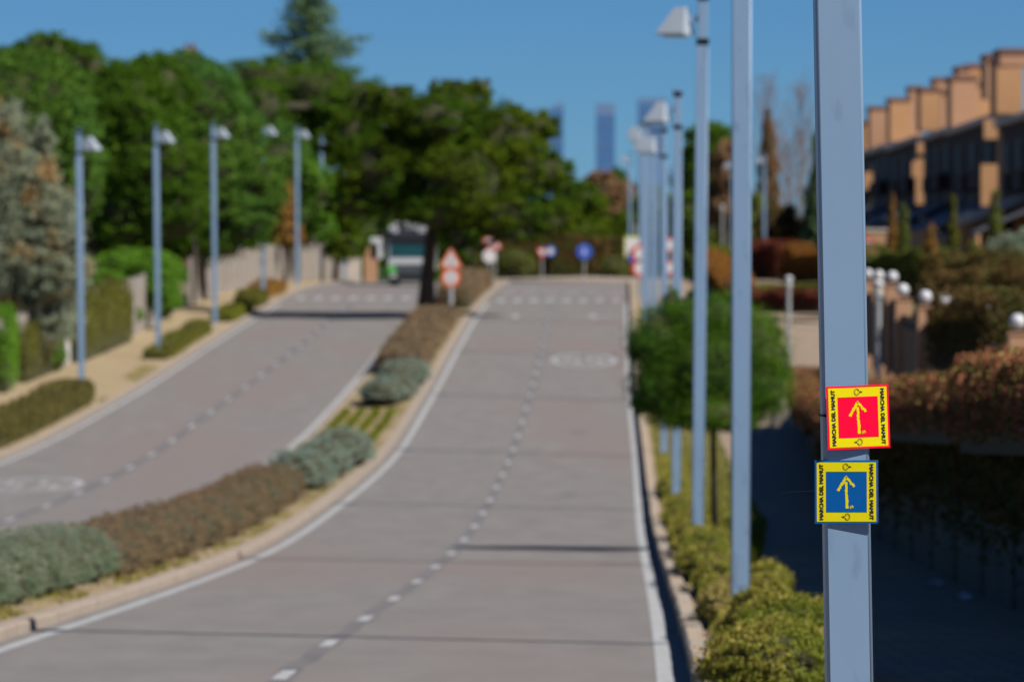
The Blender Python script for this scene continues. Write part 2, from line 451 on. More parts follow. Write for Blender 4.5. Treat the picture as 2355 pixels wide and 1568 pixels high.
def lobe_points(lobes, n, clump=0.16, perclump=60, inner=0.25, bottom=-0.6):
    """lobes: (cx,cy,cz,rx,ry,rz). leaf clumps over each lobe's shell plus some inside"""
    vol = np.array([(l[3] * l[4] * l[5]) ** (2 / 3) for l in lobes])
    share = vol / vol.sum()
    Ps, Ns = [], []
    for l, sh in zip(lobes, share):
        c = np.array(l[:3]); r = np.array(l[3:6])
        k = max(40, int(n * sh))
        kc = max(8, int(k * (1 - inner) / perclump))
        u = unit(rng.normal(0, 1, (kc * 2, 3)))
        u = u[u[:, 2] > bottom][:kc]
        rad = rng.uniform(0.80, 1.06, (len(u), 1))
        cc = u * rad
        idx = rng.integers(0, len(u), int(k * (1 - inner)))
        off = rng.normal(0, clump * 0.55, (len(idx), 3)) * rng.uniform(0.7, 1.2, (len(idx), 1))
        off[:, 2] *= 0.7
        p = cc[idx] + off
        nn = unit(off * 2.2 / clump * 0.4 + u[idx] * 0.8 + np.array([0, 0, 0.35]))
        Ps.append(c + p * r); Ns.append(nn)
        ki = int(k * inner)
        ui = unit(rng.normal(0, 1, (ki, 3))) * (rng.uniform(0.3, 0.95, (ki, 1)) ** 0.6)
        Ps.append(c + ui * r); Ns.append(unit(ui))
    return np.vstack(Ps), np.vstack(Ns)

def L(px, py, d, rx, ry, rd=None):
    """a crown lobe seen at px,py (working pixels) at depth d, with radii in those pixels; rd depth radius in metres"""
    k = d / F
    return (PX(px, d), d, PZ(py, d), rx * k, rd if rd else rx * k, ry * k)

def core_mesh(lobes, o=(0, 0, 0), s=0.72):  # solid dark lobes added inside a crown so it is not see-through
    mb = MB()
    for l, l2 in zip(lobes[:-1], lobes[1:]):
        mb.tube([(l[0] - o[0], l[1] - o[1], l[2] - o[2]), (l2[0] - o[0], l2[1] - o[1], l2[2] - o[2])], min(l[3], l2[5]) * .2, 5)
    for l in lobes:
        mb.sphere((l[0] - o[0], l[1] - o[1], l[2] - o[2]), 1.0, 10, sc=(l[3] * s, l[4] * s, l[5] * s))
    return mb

def tree(name, label, cat, lobes, trunk, leaf, n, size, group=None, tmat='bark', trunk_r=0.2, base=None, core=True, clump=0.16, perclump=60, limbs=5, aspect=0.55, inner=0.25, rnd=0.9, bottom=-0.6):
    """trunk: list of world points bottom to top"""
    b = Vector(trunk[0])
    root = empty(name, b)
    tag(root, label, cat, group)
    mb = MB()
    T = [Vector(p) - b for p in trunk]
    mb.tube(T, [trunk_r * (1 - 0.45 * i / max(1, len(T) - 1)) * (1.25 if i == 0 else 1) for i in range(len(T))], 9)
    ls = sorted(lobes, key=lambda l: -l[3] * l[5])[:limbs]
    for l in ls:
        s = T[-1] * 0.85 + T[-2] * 0.15 if len(T) > 1 else T[-1]
        e = Vector(l[:3]) - b
        m_ = (s + e) / 2 + Vector((0, 0, -0.08 * (e - s).length))
        mb.tube([s, m_, e], [trunk_r * 0.5, trunk_r * 0.35, trunk_r * 0.14], 6)
    if core:
        pass
    mb.build('trunk', M[tmat], root, smooth=True)
    P, Nn = lobe_points(lobes, n, clump, perclump, inner, bottom)
    P = P - np.array(b)
    me = leaves_mesh('crown', P, Nn, size, aspect, rnd)
    cr = link('crown', me, M[leaf], root)
    if core:
        co = core_mesh(lobes, b, 0.74).build('dark_core', M['twig'], root, smooth=True)
    return root

def shrub(name, label, cat, lobes, leaf, n, size, group=None, aspect=0.55, clump=0.2, perclump=40, core=0.8, rnd=0.8, bz=None, bottom=-0.35):
    cx = sum(l[0] for l in lobes) / len(lobes); cy = sum(l[1] for l in lobes) / len(lobes)
    bz = bz if bz is not None else min(l[2] - l[5] for l in lobes)
    root = empty(name, (cx, cy, bz))
    tag(root, label, cat, group)
    P, Nn = lobe_points(lobes, n, clump, perclump, 0.12, bottom)
    P = P - np.array([cx, cy, bz])
    link('foliage', leaves_mesh('foliage', P, Nn, size, aspect, rnd), M[leaf], root)
    core_mesh(lobes, (cx, cy, bz), core).build('dark_core', M['twig'], root, smooth=True)
    return root

def hedge(name, label, line, width, heights, leaf, n, size, group=None, cat='hedge', rough=0.12, gz=None, aspect=0.55, base=0.0, rnd=0.8):
    """clipped hedge along a world polyline [(x,y)], its top height per point above the ground"""
    line = [np.array(p, float) for p in line]
    if gz is None: gz = [zg(p[1]) + 0.1 for p in line]
    o = np.array([line[0][0], line[0][1], gz[0]])
    root = empty(name, tuple(o)); tag(root, label, cat, group)
    seg = [np.linalg.norm(line[i + 1] - line[i]) for i in range(len(line) - 1)]
    cum = np.concatenate([[0], np.cumsum(seg)]); tot = cum[-1]
    s = rng.uniform(0, tot, n)
    i = np.clip(np.searchsorted(cum, s) - 1, 0, len(seg) - 1)
    t = (s - cum[i]) / np.array(seg)[i]
    A = np.array(line)[i]; B = np.array(line)[i + 1]
    C = A + (B - A) * t[:, None]
    H = np.array(heights, float)[i] * (1 - t) + np.array(heights, float)[i + 1] * t
    G = np.array(gz, float)[i] * (1 - t) + np.array(gz, float)[i + 1] * t
    dirv = (B - A) / np.array(seg)[i][:, None]
    nrm = np.stack([dirv[:, 1], -dirv[:, 0]], 1)
    lump = 1 + rough * np.sin(s * 5.1 / max(width, .3) * 0.5 + 1.3) + rough * 0.8 * np.sin(s * 2.3 + 0.7)
    # profile param: around a rounded box
    w = rng.uniform(0, 1, n) * (2 + width / np.mean(heights)) 
    a_ = rng.uniform(0, 1, n)
    P = np.zeros((n, 3)); Nn = np.zeros((n, 3))
    side = rng.integers(0, 3, n)
    sgn = np.where(side == 0, -1.0, 1.0)
    prof_w = width / 2 * (1 + rng.normal(0, rough * 0.4, n))
    z_side = H * np.sqrt(a_) * lump
    off_side = sgn * prof_w * (1 - 0.18 * (z_side / H.max()) ** 4)
    off_top = (a_ * 2 - 1) * width / 2 * 0.95
    top = side == 2
    off = np.where(top, off_top, off_side)
    zz = np.where(top, H * lump * (1 - 0.10 * (off_top / (width / 2)) ** 4) + rng.normal(0, rough * 0.3, n) * H, z_side)
    P[:, :2] = C + nrm * off[:, None]
    P[:, 2] = G + base + zz
    Nn[:, :2] = nrm * np.where(top, 0, sgn)[:, None]
    Nn[:, 2] = np.where(top, 1.0, 0.3)
    frac = min(0.4, 1.5 * width / (tot + width))
    ne = int(n * frac * 0.5)
    for e_, sl in ((0, slice(0, ne)), (len(line) - 1, slice(ne, 2 * ne))):
        dv = (line[1] - line[0]) / seg[0] if e_ == 0 else (line[-1] - line[-2]) / seg[-1]
        sg_ = -1.0 if e_ == 0 else 1.0
        nv = np.array([dv[1], -dv[0]])
        u_ = rng.uniform(-1, 1, ne); z_ = np.sqrt(rng.uniform(0, 1, ne))
        bul = width * 0.22 * np.sqrt(np.clip(1 - u_ ** 2, 0, 1)) + rng.normal(0, 0.03, ne)
        P[sl, :2] = line[e_] + dv * sg_ * bul[:, None] + nv * (u_ * width / 2)[:, None]
        P[sl, 2] = gz[e_] + base + heights[e_] * z_ * (1 - 0.12 * u_ ** 2)
        Nn[sl, :2] = dv * sg_; Nn[sl, 2] = 0.2
    link('foliage', leaves_mesh('foliage', P - o, Nn, size, aspect, rnd), M[leaf], root)
    mb = MB()
    for k in range(len(seg)):
        dv = (line[k + 1] - line[k]) / seg[k]; nv = np.array([dv[1], -dv[0]]) * width * 0.40
        h0, h1 = heights[k] * 0.82, heights[k + 1] * 0.82
        vs = []
        for q, hh, g in ((line[k], h0, gz[k]), (line[k + 1], h1, gz[k + 1])):
            vs += [(*(q - nv), g - 0.1), (*(q + nv), g - 0.1), (*(q + nv), g + base + hh), (*(q - nv), g + base + hh)]
        vs = [tuple(np.array(v) - o) for v in vs]
        mb.add(vs, [(0, 1, 2, 3), (4, 7, 6, 5), (0, 4, 5, 1), (1, 5, 6, 2), (2, 6, 7, 3), (3, 7, 4, 0)])
    mb.build('dark_core', M['twig'], root)  # added solid dark block that keeps the hedge opaque
    return root

# ------------------------------------------------------------------ ground, roads, kerbs
DS = np.concatenate([np.arange(-40, 430, 2.0)])

def ribbon(name, f0, f1, z0, z1, m, d0=-40, d1=428, parent=None, kind='structure', sub=3, extra=None):
    ds = DS[(DS >= d0) & (DS <= d1)]
    V = []; Fc = []
    for d in ds:
        a0, a1 = float(f0(d)), float(f1(d))
        for j in range(sub + 1):
            t = j / sub
            V.append((a0 + (a1 - a0) * t, d, float(zg(d)) + z0 + (z1 - z0) * t))
    w = sub + 1
    for i in range(len(ds) - 1):
        for j in range(sub):
            a_ = i * w + j
            Fc.append((a_, a_ + 1, a_ + 1 + w, a_ + w))
    me = bpy.data.meshes.new(name)
    me.from_pydata(V, [], Fc); me.update()
    o = link(name, me, m, parent)
    if parent is None and kind: o['kind'] = kind
    return o

# big terrain sheet: lies under the corridor, rises into the gardens on the right
def terr(x, d):
    z = float(zg(d))
    l0, r0 = float(xF(min(d, 428))), float(xB(min(d, 428)))
    if -40 <= d <= 428 and l0 - 0.6 < x < r0 + 0.05: return z - 0.35
    if x >= r0:
        s = max(0.0, min(1.0, (190 - d) / 50.0))
        z += min(1.9, max(0.9, 1.9 - (d - 110) * 0.022)) * s
        z += min(6.0, max(0.0, (x - r0)) * 0.075) * max(0.0, min(1.0, (d - 120) / 120.0)) * (1 if d < 700 else max(0, 1 - (d - 700) / 500))
    return z
xs_c = [-6000, -2500, -900, -400, -200, -100, -60, -40, -30, -25]
ds_t = list(np.arange(-60, 440, 4.0)) + [460, 500, 560, 650, 800, 1100, 1600, 2500, 4000, 7000, 12000, 19000]
V = []; Fc = []
cols = 10 + 3 + 3 + 9
for d in ds_t:
    dl = min(max(d, -40), 428)
    l0, r0 = float(xF(dl)), float(xB(dl))
    row = [x for x in xs_c] + [l0 - 3, l0 - 0.62, l0 - 0.55] + [(l0 + r0) / 2, r0, r0 + 0.12] + [r0 + 1.5, r0 + 5, r0 + 12, r0 + 25, r0 + 60, r0 + 140, 400, 1500, 6000]
    for x in row:
        V.append((x, d, terr(x, d)))
for i in range(len(ds_t) - 1):
    for j in range(cols - 1):
        a_ = i * cols + j
        Fc.append((a_, a_ + 1, a_ + 1 + cols, a_ + cols))
me = bpy.data.meshes.new('ground'); me.from_pydata(V, [], Fc); me.update()
o = link('ground', me, M['ground']); o['kind'] = 'structure'

fshift = lambda f, k: (lambda d: float(f(d)) + k)
road_right = ribbon('road_right', fshift(xLR, -0.28), fshift(xRR, 0.22), 0, 0, M['asphalt'], sub=4)
road_left = ribbon('road_left', fshift(xLL, -0.30), fshift(xRL, 0.26), 0, 0, M['asphalt'], sub=4)
# junction apron past the crest
ribbon('roundabout', lambda d: float(xRL(d)) + 0.26 - 0.01, lambda d: float(xLR(d)) - 0.27, -0.004, -0.004, M['asphalt'], d0=352, sub=3)
ribbon('median', fshift(xRL, 0.42), fshift(xLR, -0.52), 0.11, 0.11, M['soil'], d1=350, sub=3)
ribbon('path_left', fshift(xF, -0.7), fshift(xLL, -0.48), 0.13, 0.10, M['sand'], sub=4)
vout = lambda d: float(xRR(d)) + 1.35 + 0.95 * max(0.0, min(1.0, (d - 82) / 30.0))
ribbon('verge_right', fshift(xRR, 0.41), vout, 0.12, 0.12, M['soil'], sub=2)
ribbon('path_right', vout, fshift(xB, 0.10), 0.10, 0.10, M['paver'], sub=3)

def kerb_row(name, f, off, w, h, pieces_to, d0, mats, label, L_=1.0, irregular=0.0):
    """kerb built stone by stone near the camera, joined further off"""
    root = empty(name, (float(f(d0)) + off, d0, float(zg(d0)))); root['kind'] = 'structure'
    o0 = root.location.copy()
    d = d0; k = 0
    while d < pieces_to:
        ln = L_ - 0.025
        x0, x1 = float(f(d)) + off, float(f(d + ln)) + off
        z0, z1 = float(zg(d)), float(zg(d + ln))
        jx = random.uniform(-irregular, irregular); jz = random.uniform(-irregular, irregular) * 0.6
        mb = MB()
        c = 0.02
        vs = []
        for (x, y, z) in ((x0, d, z0), (x1, d + ln, z1)):
            x += jx; z += jz
            vs += [(x, y, z - 0.15), (x + w, y, z - 0.15), (x + w, y, z + h - c), (x + w - c, y, z + h), (x + c, y, z + h), (x, y, z + h - c)]
        vs = [tuple(Vector(v) - o0) for v in vs]
        fs = [tuple(range(6)), tuple(range(11, 5, -1))] + [((i + 1) % 6, i, i + 6, (i + 1) % 6 + 6) for i in range(6)]
        mb.add(vs, fs)
        mb.build('kerb_stone', mats[random.randrange(len(mats))], root)
        d += L_; k += 1
    mb = MB()
    while d < 350:
        ln = 1.96
        x0, x1 = float(f(d)) + off, float(f(d + ln)) + off
        z0, z1 = float(zg(d)), float(zg(d + ln))
        vs = []
        for (x, y, z) in ((x0, d, z0), (x1, d + ln, z1)):
            vs += [(x, y, z - 0.15), (x + w, y, z - 0.15), (x + w, y, z + h), (x, y, z + h)]
        vs = [tuple(Vector(v) - o0) for v in vs]
        mb.add(vs, [(0, 1, 2, 3), (7, 6, 5, 4), (1, 0, 4, 5), (2, 1, 5, 6), (3, 2, 6, 7), (0, 3, 7, 4)])
        d += 2.0
    o = mb.build('kerb_stone', mats[0], root); o['kind'] = 'stuff'
    return root
kerb_row('kerb_right', xRR, 0.22, 0.19, 0.20, 130, 36, [M['stone'], M['stone2'], M['stone']], None, 1.3, 0.012)
kerb_row('kerb_median', xLR, -0.52, 0.24, 0.13, 130, 46, [M['kerb']], None, 1.0, 0.004)
kerb_row('kerb_median_far', xRL, 0.26, 0.16, 0.12, 130, 100, [M['kerb']], None, 1.0, 0.004)
kerb_row('kerb_left', xLL, -0.48, 0.18, 0.12, 150, 140, [M['kerb']], None, 1.0, 0.004)

# painted lines: sheets 4 mm above the road
def line_strip(name, f, w, parent, m, d0, d1, dz=0.004, step=1.0, wob=0.0):
    V = []; Fc = []
    dd = np.arange(d0, d1 + 0.01, step)
    # heights follow the road mesh exactly (linear between its rows)
    for i, d in enumerate(dd):
        x = float(f(d)) + (random.uniform(-wob, wob) if wob else 0)
        k = math.floor(d / 2) * 2; t = (d - k) / 2
        z = float(zg(k)) * (1 - t) + float(zg(k + 2)) * t + dz
        V += [(x - w / 2, d, z), (x + w / 2, d, z)]
    for i in range(len(dd) - 1):
        Fc.append((2 * i, 2 * i + 1, 2 * i + 3, 2 * i + 2))
    me = bpy.data.meshes.new(name); me.from_pydata(V, [], Fc); me.update()
    return link(name, me, m, parent)
line_strip('edge_line', xRR, 0.15, road_right, M['paint'], 20, 284)
line_strip('edge_line', xLR, 0.15, road_right, M['paint'], 20, 284)
line_strip('edge_line', xLL, 0.15, road_left, M['paint'], 90, 284)
line_strip('edge_line', xRL, 0.15, road_left, M['paint'], 60, 284)
line_strip('tar_seam', xCR, 0.20, road_right, M['tar'], 20, 284, 0.004, 1.0, 0.03)
line_strip('tar_seam', xCL, 0.30, road_left, M['tar'], 90, 284, 0.004, 1.0, 0.03)
d = 40.6
while d < 280:
    line_strip('lane_dash', xCR, 0.13, road_right, M['paint'], d, d + 1.9, 0.008, 0.95)
    d += 8.0
d = 108.5
while d < 280:
    line_strip('lane_dash', xCL, 0.13, road_left, M['paint'], d, d + 1.9, 0.008, 0.95)
    d += 8.2
# zebra crossings at the crest
def zebra(parent, fa, fb, d0, d1, n):
    for i in range(n):
        t = (i + 0.5) / n
        f = lambda d, t=t: float(fa(d)) * (1 - t) + float(fb(d)) * t
        line_strip('zebra_stripe', f, 0.42, parent, M['paint'], d0, d1, 0.008, 1.0)
zebra(road_right, fshift(xLR, 0.1), fshift(xRR, -0.1), 287, 291, 8)
zebra(road_left, fshift(xLL, 0.1), fshift(xRL, -0.1), 291, 295, 8)
# stop-line dashes nearer the roundabout
for i in range(6):
    t = (i + 0.5) / 6
    f = lambda d, t=t: float(xLR(d)) * (1 - t) + float(xRR(d)) * t
    line_strip('give_way_mark', f, 0.7, road_right, M['paint'], 303, 304.5, 0.008, 0.5)

def zroad_(d):
    k = math.floor(d / 2) * 2; t = (d - k) / 2
    return float(zg(k)) * (1 - t) + float(zg(k + 2)) * t
for (px, d0, w_, l_) in ((1330, 172, 0.55, 1.8), (1308, 133, 0.5, 1.6), (1420, 92, .8, .9), (760, 148, .9, 1.5)):
    xc = PX(px, d0); rr_ = random.Random(px)
    V = [(xc + w_ * .5 * math.cos(a_) * rr_.uniform(.8, 1.1), d0 + l_ * .5 * math.sin(a_) * rr_.uniform(.8, 1.1)) for a_ in [k * math.pi / 6 for k in range(12)]]
    V = [(x, y, zroad_(y) + 0.004) for x, y in V] + [(xc, d0, zroad_(d0) + .004)]
    me = bpy.data.meshes.new('tar_patch'); me.from_pydata(V, [], [(k, (k + 1) % 12, 12) for k in range(12)]); me.update()
    link('tar_patch', me, M['tar'], road_left if px < 1000 else road_right)

def zroad(d):
    k = math.floor(d / 2) * 2; t = (d - k) / 2
    return float(zg(k)) * (1 - t) + float(zg(k + 2)) * t
# elongated oval speed marking on a lane: ring + two strokes of numerals seen as worn paint
def oval_mark(parent, cx, d0, rx, ry):
    n = 40; V = []; Fc = []
    for i in range(n):
        an = 2 * math.pi * i / n
        for r in (1.0, 0.86):
            d_ = d0 + ry * r * math.sin(an) * (1 if r == 1 else 1.0)
            V.append((cx + rx * (r if r == 1 else 0.84) * math.cos(an), d_, zroad(d_) + 0.008))
    for i in range(n):
        a_ = 2 * i; b_ = 2 * ((i + 1) % n)
        Fc.append((a_, b_, b_ + 1, a_ + 1))
    me = bpy.data.meshes.new('oval_marking'); me.from_pydata(V, [], Fc); me.update()
    link('oval_marking', me, M['worn'], parent)
oval_mark(road_left, -11.75, 139, 1.25, 4.6)
oval_mark(road_right, PX(1343, 219), 219.5, 1.28, 5.4)
for (cx, d0, par) in ((-11.75, 139, road_left), (PX(1343, 219), 219.5, road_right)):
    for sx in (-0.42, 0.42):
        for (u0, u1, v0, v1) in ((-.28, .28, 2.0, 2.5), (-.28, .28, -.25, .25), (-.28, .28, -2.5, -2.0), (-.28, -.14, -.0, 2.2), (.14, .28, -2.2, 0)):
            V = [(cx + sx + u, d0 + v, zroad(d0 + v) + 0.008) for (u, v) in ((u0, v0), (u1, v0), (u1, v1), (u0, v1))]
            me = bpy.data.meshes.new('numeral_stroke'); me.from_pydata(V, [], [(0, 1, 2, 3)]); me.update()
            link('numeral_stroke', me, M['worn'], par)
# lane arrows before the crossing
def arrow_mark(parent, cx, d0, turn=0):
    V = []
    pl = [(-.09, 0), (.09, 0), (.09, 2.8), (.32, 2.8), (0, 4.6), (-.32, 2.8), (-.09, 2.8)]
    for (u, v) in pl: V.append((cx + u, d0 + v, zroad(d0 + v) + 0.008))
    fs = [(0, 1, 2, 6), (3, 4, 5, 6, 2)]
    if turn:
        for (u, v) in ((.09, 1.0), (1.25, 1.5), (1.25, 2.1), (.09, 1.9)):
            V.append((cx + u, d0 + v, zroad(d0 + v) + 0.012))
        fs.append((7, 8, 9, 10))
    me = bpy.data.meshes.new('lane_arrow'); me.from_pydata(V, [], fs); me.update()
    link('lane_arrow', me, M['paint'], parent)
arrow_mark(road_right, PX(1185, 266), 263)
arrow_mark(road_right, PX(1362, 266), 263, 1)

# roundabout island beyond the crest
mb = MB()
n = 40
ring = [(4.6 + 8.5 * math.cos(2 * math.pi * i / n), 364 + 9 * math.sin(2 * math.pi * i / n)) for i in range(n)]
vs = [(x, y, float(zg(y)) - 0.1) for x, y in ring] + [(x, y, 0.17) for x, y in ring] + [(4.6 + (x - 4.6) * .93, 364 + (y - 364) * .93, 0.2) for x, y in ring] + [(4.6, 364, 0.4)]
fs = []
for i in range(n):
    j = (i + 1) % n
    fs += [(i, j, j + n, i + n), (i + n, j + n, j + 2 * n, i + 2 * n), (i + 2 * n, j + 2 * n, 3 * n)]
mb.add(vs, fs)
o = mb.build('roundabout_island', M['kerb']); o['kind'] = 'structure'

# ------------------------------------------------------------------ retaining wall on the right, with coping
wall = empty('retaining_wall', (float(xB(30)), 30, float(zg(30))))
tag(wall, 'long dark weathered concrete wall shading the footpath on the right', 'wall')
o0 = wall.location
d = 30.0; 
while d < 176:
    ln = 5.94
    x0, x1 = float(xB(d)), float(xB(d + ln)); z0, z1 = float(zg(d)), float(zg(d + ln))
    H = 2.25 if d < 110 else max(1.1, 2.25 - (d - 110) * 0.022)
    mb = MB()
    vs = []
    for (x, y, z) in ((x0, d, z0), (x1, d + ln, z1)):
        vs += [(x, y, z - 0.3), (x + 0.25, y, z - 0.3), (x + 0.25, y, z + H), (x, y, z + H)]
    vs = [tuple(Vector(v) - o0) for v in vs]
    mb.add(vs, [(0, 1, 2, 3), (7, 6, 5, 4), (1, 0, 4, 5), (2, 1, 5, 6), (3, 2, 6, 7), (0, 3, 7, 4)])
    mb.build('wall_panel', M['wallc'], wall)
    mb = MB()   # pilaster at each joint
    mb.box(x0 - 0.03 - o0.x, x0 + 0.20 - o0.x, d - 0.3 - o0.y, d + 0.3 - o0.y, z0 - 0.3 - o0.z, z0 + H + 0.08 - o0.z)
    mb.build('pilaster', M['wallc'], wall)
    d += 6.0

# ------------------------------------------------------------------ street lamps
LH = 9.0; PW = 0.19
def rsq(w, r, seg=4):
    out = []
    for (sx, sy, a0) in ((1, 1, 0), (-1, 1, 90), (-1, -1, 180), (1, -1, 270)):
        for k in range(seg + 1):
            an = math.radians(a0 + 90 * k / seg)
            out.append((sx * (w / 2 - r) + r * math.cos(an), sy * (w / 2 - r) + r * math.sin(an)))
    return out
def sq_tube(w, r, z0, z1, seg=4):
    p = rsq(w, r, seg); n = len(p)
    mb = MB()
    mb.add([(x, y, z0) for x, y in p] + [(x, y, z1) for x, y in p],
           [tuple(range(n))[::-1], tuple(range(n, 2 * n))] + [(i, (i + 1) % n, (i + 1) % n + n, i + n) for i in range(n)])
    return mb
me_pole = sq_tube(PW, 0.014, 0.03, LH - 0.86).mesh('pole')
for p in me_pole.polygons: p.use_smooth = len(p.vertices) == 4 and p.area < 0.08 * 9
me_top = sq_tube(PW - 0.03, 0.012, LH - 0.762, LH - 0.139).mesh('pole_top')
me_cap = sq_tube(PW, 0.012, LH - 0.04, LH).mesh('pole_cap')
me_band = MB()
for z in (LH - 0.86, LH - 0.82, LH - 0.10, LH - 0.06):
    pass
def two_bands(z):
    a_ = sq_tube(PW + 0.012, 0.012, z, z + 0.035); b2 = sq_tube(PW + 0.012, 0.012, z + 0.06, z + 0.095); m2 = sq_tube(PW - 0.01, 0.012, z + 0.036, z + 0.059)
    a_.add(b2.v, b2.f); a_.add(m2.v, m2.f)
    return a_.mesh('band')
me_b1 = two_bands(LH - 0.858)
me_b2 = two_bands(LH - 0.138)
me_base = MB(); me_base.box(-0.19, 0.19, -0.19, 0.19, 0, 0.028, bev=0.004)
for sx in (-.14, .14):
    for sy in (-.14, .14):
        me_base.tube([(sx, sy, .028), (sx, sy, .07)], .016, 6)
me_base = me_base.mesh('base_plate')
me_hatch = MB().box(-0.05, 0.05, -PW / 2 - 0.004, -PW / 2 + 0.002, 0.5, 0.85, bev=0.001).mesh('hatch')
# shade: pyramid whose peak leans to the pole (pole at x=0, shade towards -x)
sh = MB()
zb, zt = LH - 0.68, LH - 0.27
def rs(cx, h, a0, z): return [(cx + h * 1.4142 * math.cos(a0 + k * math.pi / 2), h * 1.4142 * math.sin(a0 + k * math.pi / 2), z) for k in range(4)]
b_ = rs(-0.435, 0.235, math.radians(-68), zb)
t_ = rs(-0.335, 0.085, math.radians(-68), zt)
r_ = [(x, y, zb - 0.035) for x, y, z in b_]
sh.add(b_ + t_ + r_, [(4, 5, 6, 7), (0, 1, 5, 4), (1, 2, 6, 5), (2, 3, 7, 6), (3, 0, 4, 7), (8, 9, 1, 0), (9, 10, 2, 1), (10, 11, 3, 2), (11, 8, 0, 3), (11, 10, 9, 8)])
me_shade = sh.mesh('lamp_shade')
me_arm = MB().box(-0.30, 0.0, -0.04, 0.04, LH - 0.50, LH - 0.40).mesh('arm')
me_lens = MB().tube([(-0.435, 0, zb - 0.036), (-0.435, 0, zb - 0.07)], 0.19, 16).mesh('lens')
for me_, m_ in ((me_pole, 'pole'), (me_top, 'pole'), (me_cap, 'pole'), (me_b1, 'band'), (me_b2, 'band'), (me_base, 'galv'), (me_hatch, 'pole'), (me_shade, 'shade'), (me_arm, 'pole'), (me_lens, 'glass')):
    me_.materials.append(M[m_])

def street_lamp(x, d, z, label, group, flip=False, lean=0.0):
    r = empty('street_lamp', (x, d, z))
    r.rotation_euler = (0, lean, math.pi if flip else 0)
    if flip: r.rotation_euler = (0, -lean, math.pi)
    tag(r, label, 'street lamp', group)
    for nm, me_ in (('base_plate', me_base), ('pole', me_pole), ('hatch', me_hatch), ('band', me_b1), ('pole_top', me_top), ('band', me_b2), ('pole_cap', me_cap), ('arm', me_arm)):
        link(nm, me_, None, r)
    s = link('lamp_shade', me_shade, None, r)
    link('lens', me_lens, None, s)
    return r
GL = 'square grey street lamps along the right kerb'
xm = PX(1941, 23.4)
main_lean = -math.atan(28.5 / 1568)
zb0 = float(zg(23.4)) + 0.1
street_lamp(xm + math.tan(main_lean) * (zb0 - PZ(900, 23.4)), 23.4, zb0, 'nearest grey square lamp post in sharp focus, carrying the two yellow bordered trail signs', GL, lean=main_lean)
right_l = [(57, 1703, 0.1, 'second lamp post on the right, rising from the yellow green bushes, head above the frame'),
           (90, 1604, 0.55, 'third lamp post on the right, with a white pyramid shade near the top edge'),
           (123, 1555, 0.2, 'fourth lamp post on the right, passing behind the round green pine'),
           (157, 1527, 0, 'fifth lamp post on the right, rightmost of the blurred cluster left of the fourth'),
           (190, 1505, 0, 'sixth lamp post on the right, second from the right in the blurred cluster'),
           (223, 1489, 0, 'seventh lamp post on the right, in the middle of the blurred cluster'),
           (256, 1481, 0, 'eighth lamp post on the right, second from the left in the blurred cluster'),
           (290, 1474, 0, 'ninth lamp post on the right, leftmost of the blurred cluster'),
           (400, 1449, 0, 'small far lamp post beyond the crest, left of the blurred cluster, by the brown trees')]
for d, px, ln, lb in right_l:
    x = PX(px, d)
    street_lamp(x, d, float(zg(d)) + 0.1, lb, GL, lean=math.radians(ln))
street_lamp(PX(1758, 410), 410, PZ(640, 410), 'far lamp post above the red bush, in front of the bare poplars', 'lamp posts on the far right side street')
street_lamp(PX(1684, 445), 445, PZ(630, 445), 'far lamp post just left of the second near post, mostly hidden behind it', 'lamp posts on the far right side street')
left_l = [(188, 188, 'nearest lamp post on the left kerb, in front of the blue grey conifer'),
          (221, 364, 'second lamp post on the left kerb, in front of the green hedge on the fence'),
          (253, 495, 'third lamp post on the left kerb, standing at the tree shadow'),
          (287, 605, 'fourth lamp post on the left kerb, its pole half hidden by pine foliage'),
          (320, 684, 'fifth lamp post on the left kerb, in front of the rusty brown foliage'),
          (353, 741, 'sixth lamp post on the left kerb, by the white round sign'),
          (386, 793, 'seventh lamp post on the left kerb, its top lost in the median tree'),
          (420, 846, 'last lamp post on the left kerb, just left of the truck')]
for d, px, lb in left_l:
    street_lamp(PX(px, d), d, float(zg(d)) + 0.1, lb, 'square grey street lamps along the left kerb', flip=True, lean=math.radians(-0.6 if d < 260 else -0.1))

# ------------------------------------------------------------------ the two trail signs
S = 0.259
def text_mesh(txt, size, width, thick):
    cu = bpy.data.curves.new('t', 'FONT')
    cu.body = txt; cu.size = size; cu.align_x = 'CENTER'; cu.align_y = 'CENTER'
    cu.offset = thick; cu.resolution_u = 3
    ob = bpy.data.objects.new('t', cu); COL.objects.link(ob)
    dg = bpy.context.evaluated_depsgraph_get(); dg.update()
    me = bpy.data.meshes.new_from_object(ob.evaluated_get(dg))
    bpy.data.objects.remove(ob, do_unlink=True)
    co = np.empty(len(me.vertices) * 3); me.vertices.foreach_get('co', co); co = co.reshape(-1, 3)
    co[:, 0] -= (co[:, 0].max() + co[:, 0].min()) / 2
    co[:, 1] -= (co[:, 1].max() + co[:, 1].min()) / 2
    w = co[:, 0].max() - co[:, 0].min(); h = co[:, 1].max() - co[:, 1].min()
    co[:, 0] *= width / w; co[:, 1] *= size / h
    return me, co
def flat_poly(mb, poly, y):
    n = len(poly)
    mb.add([(p[0], y, p[1]) for p in poly], [tuple(range(n))])
